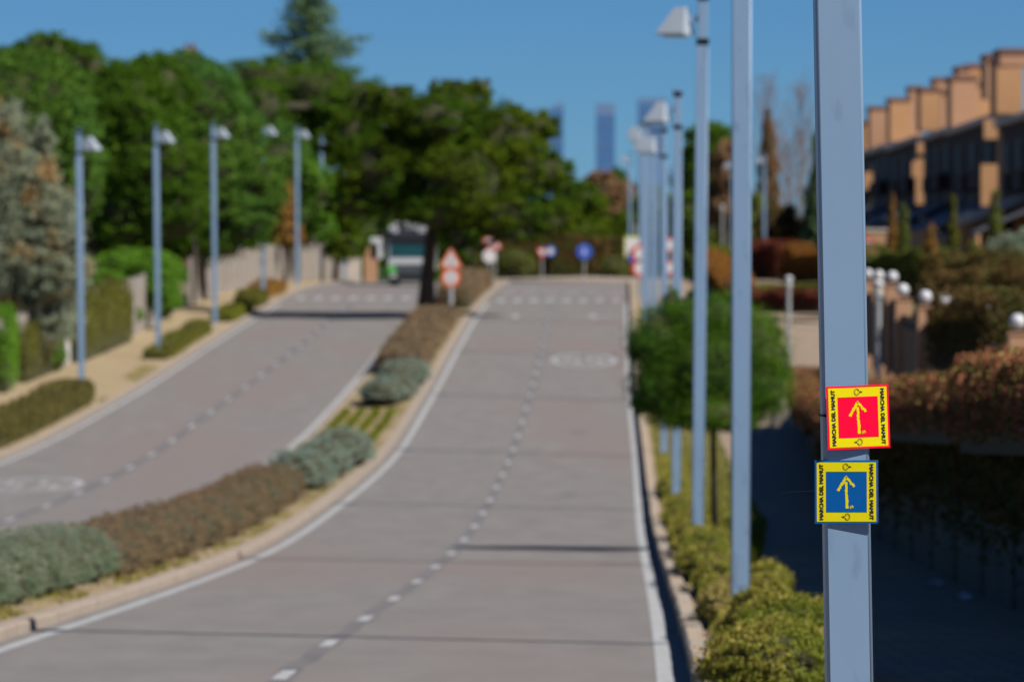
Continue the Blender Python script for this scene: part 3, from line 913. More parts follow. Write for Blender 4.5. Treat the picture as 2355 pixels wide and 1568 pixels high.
def stroke(mb, path, w, y, closed=False):
    path = [Vector((p[0], 0, p[1])) for p in path]
    for i in range(len(path) - (0 if closed else 1)):
        a_, b2 = path[i], path[(i + 1) % len(path)]
        t = (b2 - a_)
        if t.length < 1e-6: continue
        t.normalize(); nn = Vector((-t.z, 0, t.x)) * w / 2
        a2 = a_ - t * w * 0.25; b3 = b2 + t * w * 0.25
        mb.add([(a2 + nn) + Vector((0, y, 0)), (a2 - nn) + Vector((0, y, 0)), (b3 - nn) + Vector((0, y, 0)), (b3 + nn) + Vector((0, y, 0))], [(0, 1, 2, 3)])
def brush(mb, a_, b2, w, y, seed):
    """rough painted stroke: ragged-edged polygon"""
    r = random.Random(seed)
    a_ = Vector((a_[0], a_[1])); b2 = Vector((b2[0], b2[1])); t = (b2 - a_); ln = t.length; t.normalize(); nn = Vector((-t.y, t.x))
    k = 26; prev = None
    for i in range(k + 1):
        s = ln * i / k
        wl = w / 2 * r.uniform(0.72, 1.25); wr = w / 2 * r.uniform(0.72, 1.25)
        wob = math.sin(i * 0.5 + seed) * w * 0.07
        c = a_ + t * s + nn * wob
        cur = (c + nn * wl + t * r.uniform(-.2, .2) * w, c - nn * wr + t * r.uniform(-.2, .2) * w)
        if prev:
            mb.add([(prev[0].x, y, prev[0].y), (prev[1].x, y, prev[1].y), (cur[1].x, y, cur[1].y), (cur[0].x, y, cur[0].y)], [(0, 1, 2, 3)])
        prev = cur
def trail_sign(loc, rot, ink, label, tie_z, notch=False, tail=None):
    r = empty('trail_sign', loc); r.rotation_euler = rot
    tag(r, label, 'trail sign', 'two square walking route signs tied to the nearest lamp post')
    h = S / 2
    poly = [(-h, -h), (h - (0.006 if notch else 0), -h), (h, -h + (0.006 if notch else 0)), (h, h), (-h, h)]
    mb = MB(); mb.prism(poly, 0.0, 0.004)
    mb.build('board', [M['plate_edge']], r)
    mb = MB(); flat_poly(mb, poly, -0.0006); mb.build('border', M[ink], r)
    a1 = S * 0.468
    mb = MB(); flat_poly(mb, [(-a1, -a1), (a1, -a1), (a1, a1), (-a1, a1)], -0.0012); mb.build('yellow_field', M['p_yel'], r)
    a2 = S * 0.322
    mb = MB(); flat_poly(mb, [(-a2, -a2), (a2, -a2), (a2, a2), (-a2, a2)], -0.0018); mb.build('centre_panel', M[ink], r)
    mb = MB()
    u = S
    brush(mb, (0.005 * u, 0.245 * u), (-0.135 * u, 0.02 * u), 0.042 * u, -0.0024, 3)
    brush(mb, (-0.012 * u, 0.245 * u), (0.125 * u, 0.085 * u), 0.042 * u, -0.0024, 9)
    brush(mb, (-0.008 * u, 0.165 * u), (0.012 * u, -0.262 * u), 0.042 * u, -0.0025, 5)
    brush(mb, (0.055 * u, -0.245 * u), (0.105 * u, -0.225 * u), 0.038 * u, -0.0024, 12)
    mb.build('painted_arrow', M['p_yel'], r)
    for side in (-1, 1):
        me, co = text_mesh('MARCHA DEL MAMUT', 0.058 * u, 0.875 * u, 0.0)
        # left text reads upwards, right text reads downwards
        x, y = co[:, 0].copy(), co[:, 1].copy()
        if side < 0: X_, Z_ = -y, x
        else: X_, Z_ = y, -x
        co[:, 0] = X_ + side * 0.395 * u; co[:, 1] = -0.0018; co[:, 2] = Z_
        # heavy lettering: three slightly shifted copies of the outline
        me.vertices.foreach_set('co', co.reshape(-1)); me.update()
        link('lettering', me, M['p_blk'], r)
        for k, (ox, oz) in enumerate(((0.0034, 0.0), (-0.0034, 0.0), (0.0, 0.0030), (0, -0.0030))):
            m2 = me.copy(); c2 = co.copy(); c2[:, 0] += ox * 0.4; c2[:, 2] += oz * 0.5; c2[:, 1] -= 0.00012 * (k + 1)
            m2.vertices.foreach_set('co', c2.reshape(-1)); m2.update()
            link('lettering', m2, M['p_blk'], r)
    for side in (1, -1):      # mammoth emblem: head with two curled tusks, in thin line, above and below
        mb = MB()
        cz = side * 0.395 * u; w = 0.0013; y = -0.0018
        def arc(cx, cy, rr, a0, a1, sc=1.0, nn=12):
            return [(cx + rr * math.cos(math.radians(a0 + (a1 - a0) * i / nn)), cy + rr * sc * math.sin(math.radians(a0 + (a1 - a0) * i / nn))) for i in range(nn + 1)]
        g = u * side
        for ss in (1, -1):
            p = arc(-0.012, 0.012 * ss, 0.042, 200 * ss, 20 * ss); p2 = arc(-0.010, 0.010 * ss, 0.030, 195 * ss, 25 * ss)
            stroke(mb, [(q[0] * g + 0.0, cz + q[1] * u) for q in p], w, y)
            stroke(mb, [(q[0] * g, cz + q[1] * u) for q in p2], w, y)
            stroke(mb, [(q[0] * g, cz + q[1] * u) for q in ((0.0, .016 * ss), (.02, .022 * ss), (.028, .012 * ss), (.052, .010 * ss), (.05, .02 * ss))], w, y)
            stroke(mb, [(q[0] * g, cz + q[1] * u) for q in ((0.028, .007 * ss), (.075, .006 * ss))], w, y)
        for xx in (.04, .052, .064, .075):
            stroke(mb, [(xx * g, cz - .007 * u), (xx * g, cz + .007 * u)], w, y)
        mb.build('emblem', M['p_blk'], r)
    return r
PF = 23.4 - PW / 2           # front face of the pole
dS = PF - 0.018
red = trail_sign((PX(1973.7, dS), dS - 0.001, PZ(959, dS)), (0, math.radians(-2.0), math.radians(7.0)), 'p_red',
                 'upper trail sign, magenta red centre and edge on yellow, tilted slightly to the left', 0)
blue = trail_sign((PX(1947, dS), dS + 0.003, PZ(1131, dS)), (0, math.radians(-0.25), math.radians(-5.0)), 'p_blue',
                  'lower trail sign, blue centre and edge on yellow, with a clipped corner', 0, True)
def tie(zc, parent, tail):
    mb = MB()
    w = PW / 2 + 0.002
    xc = xm + math.tan(main_lean) * (zc - PZ(900, 23.4))
    # band round the pole
    for (x0, x1, y0, y1) in ((-w - .002, w + .002, -w - .002, -w), (-w - .002, w + .002, w, w + .002), (-w - .002, -w, -w, w), (w, w + .002, -w, w)):
        mb.box(xc + x0, xc + x1, 23.4 + y0, 23.4 + y1, zc - 0.003, zc + 0.003)
    mb.tube(tail, 0.0011, 6)
    mb.box(tail[0][0] - .005, tail[0][0] + .005, tail[0][1] - .004, tail[0][1] + .004, tail[0][2] - .005, tail[0][2] + .005, bev=0.001)
    o = mb.build('cable_tie', M['band'])
    o.parent = parent
    bpy.context.view_layer.update()
    o.matrix_parent_inverse = (Matrix.Translation(parent.location) @ parent.rotation_euler.to_matrix().to_4x4()).inverted()
    return o
zt_ = PZ(956, 23.3)
tie(zt_, red, [(PX(1898, PF), PF - 0.006, zt_), (PX(1893, PF), PF - 0.01, zt_ + 0.001)])
zt_ = PZ(1128, 23.3)
tie(zt_, blue, [(PX(1880, PF), PF + 0.002, zt_), (PX(1840, PF), PF - 0.03, zt_ - 0.002), (PX(1795, PF), PF - 0.05, zt_ - 0.008)])

# ------------------------------------------------------------------ verge bushes on the right (yellow green), each its own thing
VG = 'yellow green bushes along the right verge'
def G(d): return float(zg(d)) + 0.1
def vb(label, d, px, w, h, ln, n, size, leaf='privet', lob=3):
    x = PX(px, d)
    lobes = []
    for i in range(lob):
        t = (i + 0.5) / lob - 0.5
        dd = d + t * ln * 0.9
        xx = x + t * 0.25 + random.uniform(-.14, .14) * w
        hh = h * random.uniform(0.8, 1.14)
        lobes.append((xx, dd, G(dd) + hh * 0.45, w / 2 * random.uniform(.9, 1.1), ln / lob * 0.62, hh * 0.56))
    return shrub('verge_bush', label, 'bush', lobes, leaf, n, size, VG, bz=G(d), clump=0.13, perclump=40, rnd=0.8)
vb('nearest yellow green bush, large, filling the bottom corner left of the focused post', 44.5, 1795, 0.98, 0.62, 6.0, 80000, 0.03, 'privet', 6)
vb('small dark green tuft at the foot of the nearest bush beside the kerb', 46, 1704, 0.21, 0.2, 1.8, 4500, 0.026, 'bush', 1)
vb('second yellow green bush, round, right at the foot of the second lamp post', 54, 1776, 0.62, 0.60, 3.2, 34000, 0.03)
vb('straw topped bush just left of the second lamp post', 60, 1682, 0.52, 0.58, 4.0, 24000, 0.034, 'straw')
vb('yellow green bush right behind the second lamp post', 65, 1756, 0.53, 0.52, 4.0, 18000, 0.036)
vb('bush between the second and third lamp posts, touching the kerb', 71, 1654, 0.58, 0.60, 4.6, 20000, 0.038)
vb('yellow green bush directly in front of the third lamp post', 79, 1632, 0.73, 0.62, 5.5, 20000, 0.042)
vb('bush to the left of the foot of the third lamp post', 89, 1596, 0.65, 0.60, 5.5, 15000, 0.048)
vb('bush seen between the third and fourth lamp posts', 99, 1592, 0.69, 0.52, 6.0, 13000, 0.052)
vb('bush in front of the fourth lamp post foot', 111, 1574, 0.65, 0.48, 7, 11000, 0.058)
vb('farthest visible yellowish verge bush under the round pine', 130, 1544, 0.69, 0.48, 9, 9000, 0.065)
g_ = []
# thin grass and weeds along the verges: uncountable
def scatter(name, fa, fb, d0, d1, n, leaf, size, hh, dz=0.1, label=None, dens=None):
    d = d0 + (d1 - d0) * rng.uniform(0, 1, n) ** 1.6
    a_ = np.array([float(fa(q)) for q in d]); b_ = np.array([float(fb(q)) for q in d])
    z = zg(d) + dz
    t = rng.uniform(0, 1, n)
    x = a_ + (b_ - a_) * t
    if dens is not None:
        k = dens(x, d); m_ = rng.uniform(0, 1, n) < k
        x, d, z = x[m_], d[m_], z[m_]; n = len(x)
    P = np.stack([x, d, z + rng.uniform(0, hh, n)], 1)
    Nn = rng.normal(0, 1, (n, 3)); Nn[:, 2] *= 0.25
    o = link(name, leaves_mesh(name, P, Nn, size, 0.22, 0.2), M[leaf])
    tag(o, label or 'short dry grass on the verge', 'grass', kind='stuff')
    return o
patch = lambda x, d: (np.sin(x * 2.1 + d * 0.43) * np.sin(d * 0.21 + 1.0) > -0.15) * 0.9 + 0.1
scatter('verge_grass', fshift(xRR, 0.52), lambda d: vout(d) + 0.2, 40, 190, 60000, 'grassgreen', 0.09, 0.06, 0.12, 'low green and yellow grass under the right verge bushes')
scatter('median_grass', fshift(xRL, 0.45), fshift(xLR, -0.55), 60, 300, 30000, 'grass', 0.09, 0.04, 0.11, 'dry grass and weeds covering the median strip', patch)
patch2 = lambda x, d: (np.sin(x * 1.1 + d * 0.2) * np.sin(d * 0.13) > 0.35) * 0.9
scatter('path_weeds', fshift(xLL, -1.3), fshift(xLL, -0.5), 150, 320, 9000, 'grass', 0.12, 0.06, 0.1, 'sparse weeds on the left sandy strip by the kerb', patch2)

n = 70000
d = 47 + (150 - 47) * rng.uniform(0, 1, n) ** 1.4
off = rng.uniform(0.50, 1.25, n)
hgt = (0.20 + 0.10 * np.sin(d * 1.3) + 0.07 * np.sin(d * 3.1 + off * 4)) * (1 - ((off - 0.87) / 0.45) ** 4)
P = np.stack([np.array([float(xRR(q)) for q in d]) + off, d, zg(d) + 0.12 + np.clip(hgt, 0.02, 1) * rng.uniform(0.3, 1.0, n) ** .5], 1)
o = link('verge_ground_cover', leaves_mesh('verge_ground_cover', P, np.tile([0.2, -.2, 1.0], (n, 1)), 0.045, 0.5, .8), M['privet']); tag(o, 'low yellow green ground cover joining the verge bushes', 'ground cover', kind='stuff')

# ------------------------------------------------------------------ median planting
MG = 'clipped shrubs in the central median'
def mm(name, label, d, px, w, h, ln, leaf, n, size, lob=2, group=MG):
    x = PX(px, d)
    lobes = []
    for i in range(lob):
        t = (i + 0.5) / lob - 0.5
        dd = d + t * ln * 0.9
        xx = x + (float(xLR(dd)) - float(xLR(d)))
        lobes.append((xx, dd, G(dd) + h * 0.42, w / 2, ln / lob * 0.66, h * 0.58))
    return shrub(name, label, 'shrub', lobes, leaf, n, size, group, bz=G(d), clump=0.16, perclump=50, aspect=0.35, core=0.86)
# grey green row, near left corner (foot y ~1400 at d~69)
def mrow(d):     # row centre line: left of the median kerb
    return float(xLR(d)) - 1.58
near = [(64.5, 'leftmost grey green lavender mound at the bottom left corner of the median'),
        (67.6, 'grey green lavender mound, second from the left edge of the picture'),
        (70.8, 'grey green lavender mound, third from the left edge of the picture'),
        (74.0, 'grey green lavender mound, fourth from the left, before the brown shrubs'),
        (77.4, 'last grey green mound, touching the first brown shrub')]
for d, lb in near:
    x = mrow(d)
    shrub('lavender_mound', lb, 'shrub', [(x, d, G(d) + 0.31, 0.80, 1.65, 0.50)], 'lav', 34000, 0.042, 'grey green lavender mounds in the median', bz=G(d), clump=0.05, perclump=30, aspect=0.2, core=0.9)
brown = [(81.5, 0.80, 'first brown dry shrub, next to the last grey green mound'),
         (86.5, 0.86, 'brown dry shrub, second from the grey green mounds'),
         (92, 0.9, 'brown dry shrub, third in the brown row'),
         (98, 0.88, 'brown dry shrub, fourth in the brown row, with an orange tinged end'),
         (104.5, 0.9, 'brown dry shrub in the middle of the brown row'),
         (111, 0.92, 'brown dry shrub just beyond the middle of the brown row'),
         (118, 0.95, 'tall brown dry shrub in the brown row, last but one before the grey balls'),
         (124.5, 0.95, 'last brown dry shrub, touching the round blue grey balls')]
for d, h, lb in brown:
    x = mrow(d) + 0.05
    shrub('dry_shrub', lb, 'shrub', [(x, d, G(d) + h * .33, 0.84, 2.85, h * .60)], 'heather', 26000, 0.05, 'brown dry shrubs in the median', bz=G(d), clump=0.05, perclump=30, aspect=0.22, core=0.9)
balls = [(134, 690, 0.88, 0.98, 'large round blue grey shrub, nearest of the three before the grass gap'),
         (141, 735, 0.85, 0.98, 'round blue grey shrub in the middle of the three before the grass gap'),
         (149, 782, 0.92, 1.05, 'round blue grey shrub, farthest of the three before the grass gap')]
for d, px, r, h, lb in balls:
    x = PX(px, d)
    shrub('grey_ball_shrub', lb, 'shrub', [(x, d, G(d) + h * .36, r * .95, r * 2.4, h * .62)], 'santol', 22000, 0.05, 'round blue grey shrubs in the median', bz=G(d), clump=0.07, perclump=60, aspect=0.3, core=0.9)
balls2 = [(186, 880, 0.78, 0.85, 'blue grey ball shrub just beyond the striped grass gap'),
          (196, 912, 0.80, 0.95, 'blue grey ball shrub before the long brown hedge')]
for d, px, r, h, lb in balls2:
    x = PX(px, d)
    shrub('grey_ball_shrub', lb, 'shrub', [(x, d, G(d) + h * .42, r, 3.0, h * .62), (x + .35, d + 3, G(d + 3) + h * .42, r, 3.0, h * .62)], 'santol', 16000, 0.06, 'round blue grey shrubs in the median', bz=G(d), clump=0.08, perclump=60, aspect=0.3, core=0.9)
hd = [206, 218, 232, 246, 254]
hedge('median_hedge', 'long brown dry hedge in the median between the ball shrubs and the big tree', [(float(xLR(d)) - 1.55, d) for d in hd], 1.7, [0.85, 0.9, 0.9, 0.85, 0.7], 'heather', 26000, 0.10, MG)
hd = [272, 284, 296, 312]
hedge('median_hedge', 'brown hedge in the median behind the big tree and the triangular sign', [(float(xLR(d)) - 1.3, d) for d in hd], 1.6, [1.2, 1.3, 1.2, .8], 'heather', 16000, 0.11, MG)
# striped green ground cover in the gap (rows of low plants)
for k in range(4):
    lbs = ['first', 'second', 'third', 'fourth']
    f = lambda d, k=k: float(xLR(d)) - 0.95 - 0.48 * k
    pl = []
    n = 3200
    d = rng.uniform(153, 181, n); x = np.array([f(q) for q in d]) + rng.normal(0, 0.06, n)
    P = np.stack([x, d, zg(d) + 0.12 + rng.uniform(0, 0.15, n)], 1)
    o = link('ground_cover', leaves_mesh('ground_cover', P, np.tile([0, 0, 1.0], (n, 1)), 0.11, 0.4), M['grassgreen'])
    tag(o, lbs[k] + ' yellow green planted stripe from the right kerb in the median gap between the ball shrubs', 'ground cover', kind='stuff')

# ------------------------------------------------------------------ left side
LG = 'low clipped hedges on the left kerb strip'
hd = [160, 166, 173, 180, 186.5]
hedge('low_hedge', 'low brown green hedge at the left edge, ending at the nearest left lamp post', [(float(xLL(d)) - 1.25, d) for d in hd], 1.15, [0.75, 0.78, 0.72, 0.85, 0.72], 'lowhedge', 26000, 0.075, LG)
hd = [218, 226, 234, 243]
hedge('low_hedge', 'low olive shrubs behind the second left lamp post on the sandy strip', [(float(xLL(d)) - 1.2, d) for d in hd], 0.9, [0.3, 0.45, 0.4, 0.45], 'ivyolive', 14000, 0.09, LG, rough=0.25)
hedge('low_hedge', 'yellowish low shrubs beside the third left lamp post, before the tree shadow', [(float(xLL(d)) - 1.1, d) for d in (256, 263, 270)], 1.0, [0.38, 0.45, 0.36], 'grassgreen', 8000, 0.10, LG, rough=0.25)
hedge('low_hedge', 'dark low shrubs just beyond the tree shadow on the left', [(float(xLL(d)) - 1.1, d) for d in (274, 281)], 1.2, [0.6, 0.5], 'ivyolive', 6000, 0.10, LG, rough=0.25)
hedge('low_hedge', 'low yellow brown shrubs around the fourth left lamp post', [(float(xLL(d)) - 1.4, d) for d in (289, 297, 304)], 1.2, [0.5, 0.6, 0.4], 'rust', 6000, 0.10, LG, rough=0.25)

# fence: posts and panels of weathered boards
fence = empty('fence', (float(xF(186)), 186, G(186)))
tag(fence, 'long weathered grey board fence with pale posts behind the left sandy path', 'fence')
o0 = fence.location
d = 150.0
while d < 424:
    ln = 3.0
    x0, x1 = float(xF(d)), float(xF(d + ln)); z0, z1 = G(d), G(d + ln)
    H = 2.35 if d < 262 else (0.0 if d < 277 else 2.2)
    if H > 0:
        mb = MB()
        nb = 10
        for i in range(nb):
            t0 = (i + 0.06) / nb; t1 = (i + 0.94) / nb
            off = random.uniform(-0.02, 0.02)
            xa, xb_ = x0 + (x1 - x0) * t0 + off, x0 + (x1 - x0) * t1 + off
            ya, yb = d + ln * t0, d + ln * t1
            za, zb_ = z0 + (z1 - z0) * t0, z0 + (z1 - z0) * t1
            h = H + random.uniform(-.06, .05)
            vs = [(xa, ya, za - .1), (xb_, yb, zb_ - .1), (xb_, yb, zb_ + h), (xa, ya, za + h)]
            vs += [(v[0] - 0.03, v[1], v[2]) for v in vs]
            vs = [tuple(Vector(v) - o0) for v in vs]
            mb.add(vs, [(0, 1, 2, 3), (7, 6, 5, 4), (1, 0, 4, 5), (2, 1, 5, 6), (3, 2, 6, 7), (0, 3, 7, 4)])
        o = mb.build('fence_panel', M['fence'], fence); o['kind'] = 'stuff'
        mb = MB(); mb.box(x0 - .09 - o0.x, x0 + .09 - o0.x, d - .09 - o0.y, d + .09 - o0.y, z0 - .1 - o0.z, z0 + H + .12 - o0.z)
        mb.build('fence_post', M['fencepost'], fence)
    d += ln

LH_ = 'greenery growing on the left fence'
mb = MB()
hedge('fence_hedge', 'bright green hedge column at the far left edge of the picture', [(PX(-20, 193), 193), (PX(0, 200), 200)], 1.3, [2.3, 2.4], 'ivy', 12000, 0.10, LH_)
hedge('fence_creeper', 'olive creeper covering the fence just right of the nearest left lamp post', [(float(xF(d)) + 0.28, d) for d in (215, 222, 229, 234)], 0.7, [2.0, 2.2, 2.3, 2.1], 'ivyolive', 20000, 0.10, LH_)
hedge('fence_creeper', 'dark creeper on the fence behind the white cabinet', [(float(xF(d)) + 0.15, d) for d in (200, 206, 211)], 0.5, [1.7, 1.9, 1.6], 'ivyolive', 9000, 0.10, LH_)
shrub('fence_bush', 'bright green bush bulging over the fence behind the second left lamp post', 'bush',
      [L(290, 625, 250, 80, 50, 2.0), L(355, 630, 249, 62, 50, 1.8), L(375, 685, 247, 38, 62, 1.2), L(240, 655, 247, 50, 32, 1.3)], 'ivy', 30000, 0.13, LH_)
shrub('fence_bush', 'small green bush at the fence foot between the first two left lamp posts', 'bush', [L(305, 725, 243, 22, 22, .5)], 'ivy', 3500, 0.10, LH_)
shrub('fence_bush', 'small green bush at the fence foot below the blue grey conifer', 'bush', [L(125, 820, 208, 26, 40, .6)], 'ivy', 4000, 0.09, LH_)
# white utility cabinet
d = 213
cb = empty('utility_cabinet', (PX(151, d), d, G(d)))
tag(cb, 'narrow white utility cabinet against the fence left of the nearest left lamp post', 'cabinet')
MB().box(-.17, .17, -.13, .13, 0.06, 1.02, bev=.01).build('body', M['white'], cb)
MB().box(-.19, .19, -.15, .15, 1.02, 1.07, bev=.008).build('cap', M['white'], cb)
MB().box(-.15, .15, -.138, -.13, 0.15, .95).build('door', M['signwhite'], cb)
MB().box(-.18, .18, -.14, .14, 0, .06).build('plinth', M['kerb'], cb)

# blue grey conifer, near left
tree('blue_conifer', 'blue grey conifer with rusty cones at the left edge, overhanging the fence', 'tree',
     [L(-10, 300, 205, 70, 70, 1.5), L(35, 400, 205, 90, 90, 1.7), L(95, 500, 205, 98, 84, 1.7), L(20, 600, 205, 110, 110, 2), L(125, 625, 204, 85, 76, 1.5),
      L(70, 720, 205, 110, 90, 1.8), L(30, 800, 205, 80, 70, 1.6), L(100, 330, 205, 28, 60, .6), L(75, 400, 205, 50, 50, .9), L(150, 560, 204, 40, 40, .7), L(-40, 480, 205, 120, 200, 2), L(150, 640, 203.6, 40, 26, .7), L(30, 265, 205, 26, 40, .6)],
     [(PX(50, 205), 205, G(205) - .1), (PX(45, 205), 205, PZ(700, 205)), (PX(30, 205), 205, PZ(380, 205))], 'bluecon', 80000, 0.14, trunk_r=0.25, clump=0.20, perclump=50, aspect=0.35, rnd=0.8, bottom=-0.9)

TG = 'stone pines behind the left fence'
def pine(label, lobes, n, leaf='pine', tx=None, d=None, group=TG, trunk_r=0.3, size=0.19, name='pine_tree', cat='pine tree', tmat='bark', **k):
    trunk_r *= 0.6
    d = d or lobes[0][1]
    tx = tx if tx is not None else lobes[0][0]
    top = max(lobes, key=lambda l: l[3])
    gz = terr(tx, d)
    return tree(name, label, cat, lobes, [(tx, d, gz - .1), (tx + .15, d, gz + (top[2] - gz) * .45), (tx + .05, d, gz + (top[2] - gz) * .8)], leaf, n, size, group, trunk_r=trunk_r, tmat=tmat, **k)
pine('light green stone pine at the far left behind the blue grey conifer', [L(40, 260, 236, 170, 140, 3.4), L(130, 370, 236, 110, 150, 3), L(10, 160, 238, 90, 50, 2), L(180, 420, 235, 60, 110, 2), L(-60, 400, 238, 150, 150, 3)], 42000, tx=PX(150, 236))
pine('darker stone pine rising highest at the upper left', [L(110, 130, 262, 85, 55, 2.5), L(190, 180, 262, 90, 80, 2.7), L(60, 150, 262, 60, 45, 2.5), L(260, 240, 262, 90, 100, 2.7)], 26000, 'pine2', d=262, tx=PX(210, 262))
pine('large stone pine crown between the second and third left lamp posts', [L(300, 260, 262, 110, 115, 3.2), L(360, 220, 264, 90, 90, 3), L(250, 380, 262, 95, 120, 3), L(350, 380, 261, 120, 130, 3.2), L(290, 490, 261, 100, 85, 2.6), L(400, 470, 261, 90, 110, 2.6)], 50000, 'pine2', d=280, tx=PX(440, 280))
pine('bright stone pine crown sloping down to the right behind the third left lamp post', [L(460, 250, 274, 110, 100, 3), L(520, 330, 274, 85, 110, 3), L(580, 440, 273, 72, 105, 2.6), L(480, 400, 272, 110, 120, 3), L(540, 500, 272, 95, 80, 2.6), L(420, 170, 276, 90, 50, 2.6), L(345, 155, 276, 45, 34, 2)], 50000, d=286, tx=PX(462, 286))
pine('stone pine under the cedar spire, wide flat crown', [L(600, 190, 358, 110, 60, 3), L(720, 220, 358, 130, 80, 3.4), L(660, 320, 358, 90, 110, 3), L(600, 250, 352, 60, 70, 3), L(820, 240, 358, 90, 70, 3), L(760, 320, 358, 80, 90, 3), L(690, 420, 357, 55, 90, 2.4)], 46000, 'pine2', d=358, tx=PX(610, 358))
pine('rusty brown foliaged small tree behind the fifth left lamp post', [L(645, 480, 334, 32, 66, 1.6), L(660, 540, 334, 36, 36, 1.4)], 9000, 'rust', name='autumn_tree', cat='tree', tx=PX(650, 334), trunk_r=.12)
pine('light green young tree right of the fifth left lamp post', [L(735, 460, 340, 32, 90, 1.6), L(715, 430, 340, 24, 60, 1.4), L(745, 530, 340, 30, 40, 1.4)], 9000, 'ivy', name='young_tree', cat='tree', tx=PX(738, 340), trunk_r=.12)
# cedar with tiered branches
dc = 374
base = Vector((PX(715, dc), dc, 0))
root = empty('cedar_tree', base); tag(root, 'tall tiered cedar whose spire leaves the top of the frame', 'cedar tree')
mb = MB(); mb.tube([(0, 0, -.3), (.1, 0, 7), (0, 0, 21)], [.45, .32, .05], 8); Pl = []; Nl = []
for k in range(22):
    zc = 11.3 + k * 0.57
    R = (3.5 if k in (6, 7, 8) else 2.4 if k < 10 else 1.9 * (1 - (k - 10) / 15))
    for j in range(5 if k < 9 else 7):
        an = math.pi * j / (2.5 if k < 9 else 3.5) + (k % 2) * math.pi / (5 if k < 9 else 7) + random.uniform(-.25, .25); rr = R * random.uniform(.75, 1.05)
        e = Vector((math.cos(an) * rr, math.sin(an) * rr, zc + random.uniform(-.1, .45)))
        mb.tube([(0, 0, zc), (e.x * .5, e.y * .5, zc + .12), e], [.09, .06, .02], 5)
        n = int((95 if k < 9 else 62) * rr) + 20
        t = rng.uniform(.1, 1.05, n)[:, None]
        P = np.array([0, 0, zc]) * (1 - t) + np.array(e) * t + rng.normal(0, 1, (n, 3)) * np.array([.3, .3, .17])
        Pl.append(P); Nl.append(np.tile([0, -.3, 1.0], (n, 1)))
mb.build('trunk', M['bark'], root)
link('crown', leaves_mesh('crown', np.vstack(Pl), np.vstack(Nl), 0.24, .5, .7), M['cedar'], root)
# brick chimney over the trees
d = 330
ch = empty('brick_chimney', (PX(438, d), d, PZ(260, d))); tag(ch, 'small red brick chimney poking above the pines at upper left', 'chimney')
hh = PZ(118, d) - PZ(260, d)
MB().box(-.36, .36, -.36, .36, -9, hh).build('stack', M['brick'], ch)
MB().box(-.44, .44, -.44, .44, hh, hh + .12).build('cap', M['brick'], ch)
for sx in (-.18, .18): MB().tube([(sx, 0, hh + .12), (sx, 0, hh + .42)], .12, 8).build('chimney_pot', M['brick'], ch)

# big dark median tree
dm = 264
gz = G(dm)
tree('median_tree', 'big dark evergreen oak with a leaning black trunk in the central median', 'tree',
     [L(960, 330, 264, 120, 110, 2.6), L(1050, 260, 264, 90, 70, 2.2), L(1000, 215, 264, 22, 30, .5), L(1108, 205, 264, 26, 26, .6), L(1060, 215, 264, 50, 30, .9), L(880, 400, 263, 110, 100, 2.6), L(820, 330, 265, 70, 80, 2.2), L(1150, 330, 264, 110, 90, 2.6),
      L(1060, 420, 262, 130, 110, 2.8), L(1200, 400, 264, 95, 85, 2.4), L(1255, 300, 265, 30, 30, 1.0), L(1255, 400, 264, 65, 50, 1.8), L(1150, 492, 263, 120, 62, 2.4), L(1010, 488, 262, 100, 52, 2.4), L(835, 465, 263, 85, 48, 2), L(1250, 505, 264, 75, 50, 1.8), L(1180, 535, 263, 70, 26, 1.6), L(1070, 585, 262, 34, 34, 1.1),
      L(1045, 545, 262, 44, 36, 1.3), L(900, 240, 265, 60, 50, 1.8), L(1000, 280, 262, 90, 60, 2.0), L(1225, 290, 265, 55, 40, 1.6)],
     [(PX(980, dm), dm, gz - .15), (PX(984, dm), dm, PZ(640, dm)), (PX(992, dm), dm, PZ(540, dm)), (PX(1020, dm), dm, PZ(420, dm))], 'oak', 90000, 0.18, trunk_r=0.40, clump=0.17, perclump=60, limbs=9, inner=0.2)

# ------------------------------------------------------------------ round green pine on the right verge
d = 99
tree('round_pine', 'round bushy bright green young pine on the verge behind the third lamp post', 'pine tree',
     [L(1630, 835, 99, 140, 125, 1.0), L(1520, 780, 99, 70, 82, .75), L(1510, 885, 99, 62, 72, .7), L(1725, 800, 99, 80, 90, .8), L(1752, 890, 99, 66, 78, .75), L(1580, 740, 99, 60, 55, .7),
      L(1660, 735, 99, 75, 62, .75), L(1560, 945, 99, 74, 50, .7), L(1640, 955, 98.4, 90, 42, .75), L(1540, 695, 99, 20, 34, .25), L(1600, 682, 99, 18, 26, .25), L(1690, 690, 99, 20, 24, .25), L(1795, 840, 99, 26, 34, .35), L(1462, 800, 99, 22, 40, .3),
      L(1700, 955, 99, 60, 42, .6), L(1480, 930, 99, 26, 30, .3), L(1775, 770, 99, 20, 30, .25)],
     [(PX(1645, d), d, G(d) - .1), (PX(1640, d), d, PZ(1000, d)), (PX(1635, d), d, PZ(870, d))], 'bush', 95000, 0.085, trunk_r=.06, clump=0.32, perclump=46, aspect=0.13, rnd=0.7, limbs=7, bottom=-.8, inner=.25)

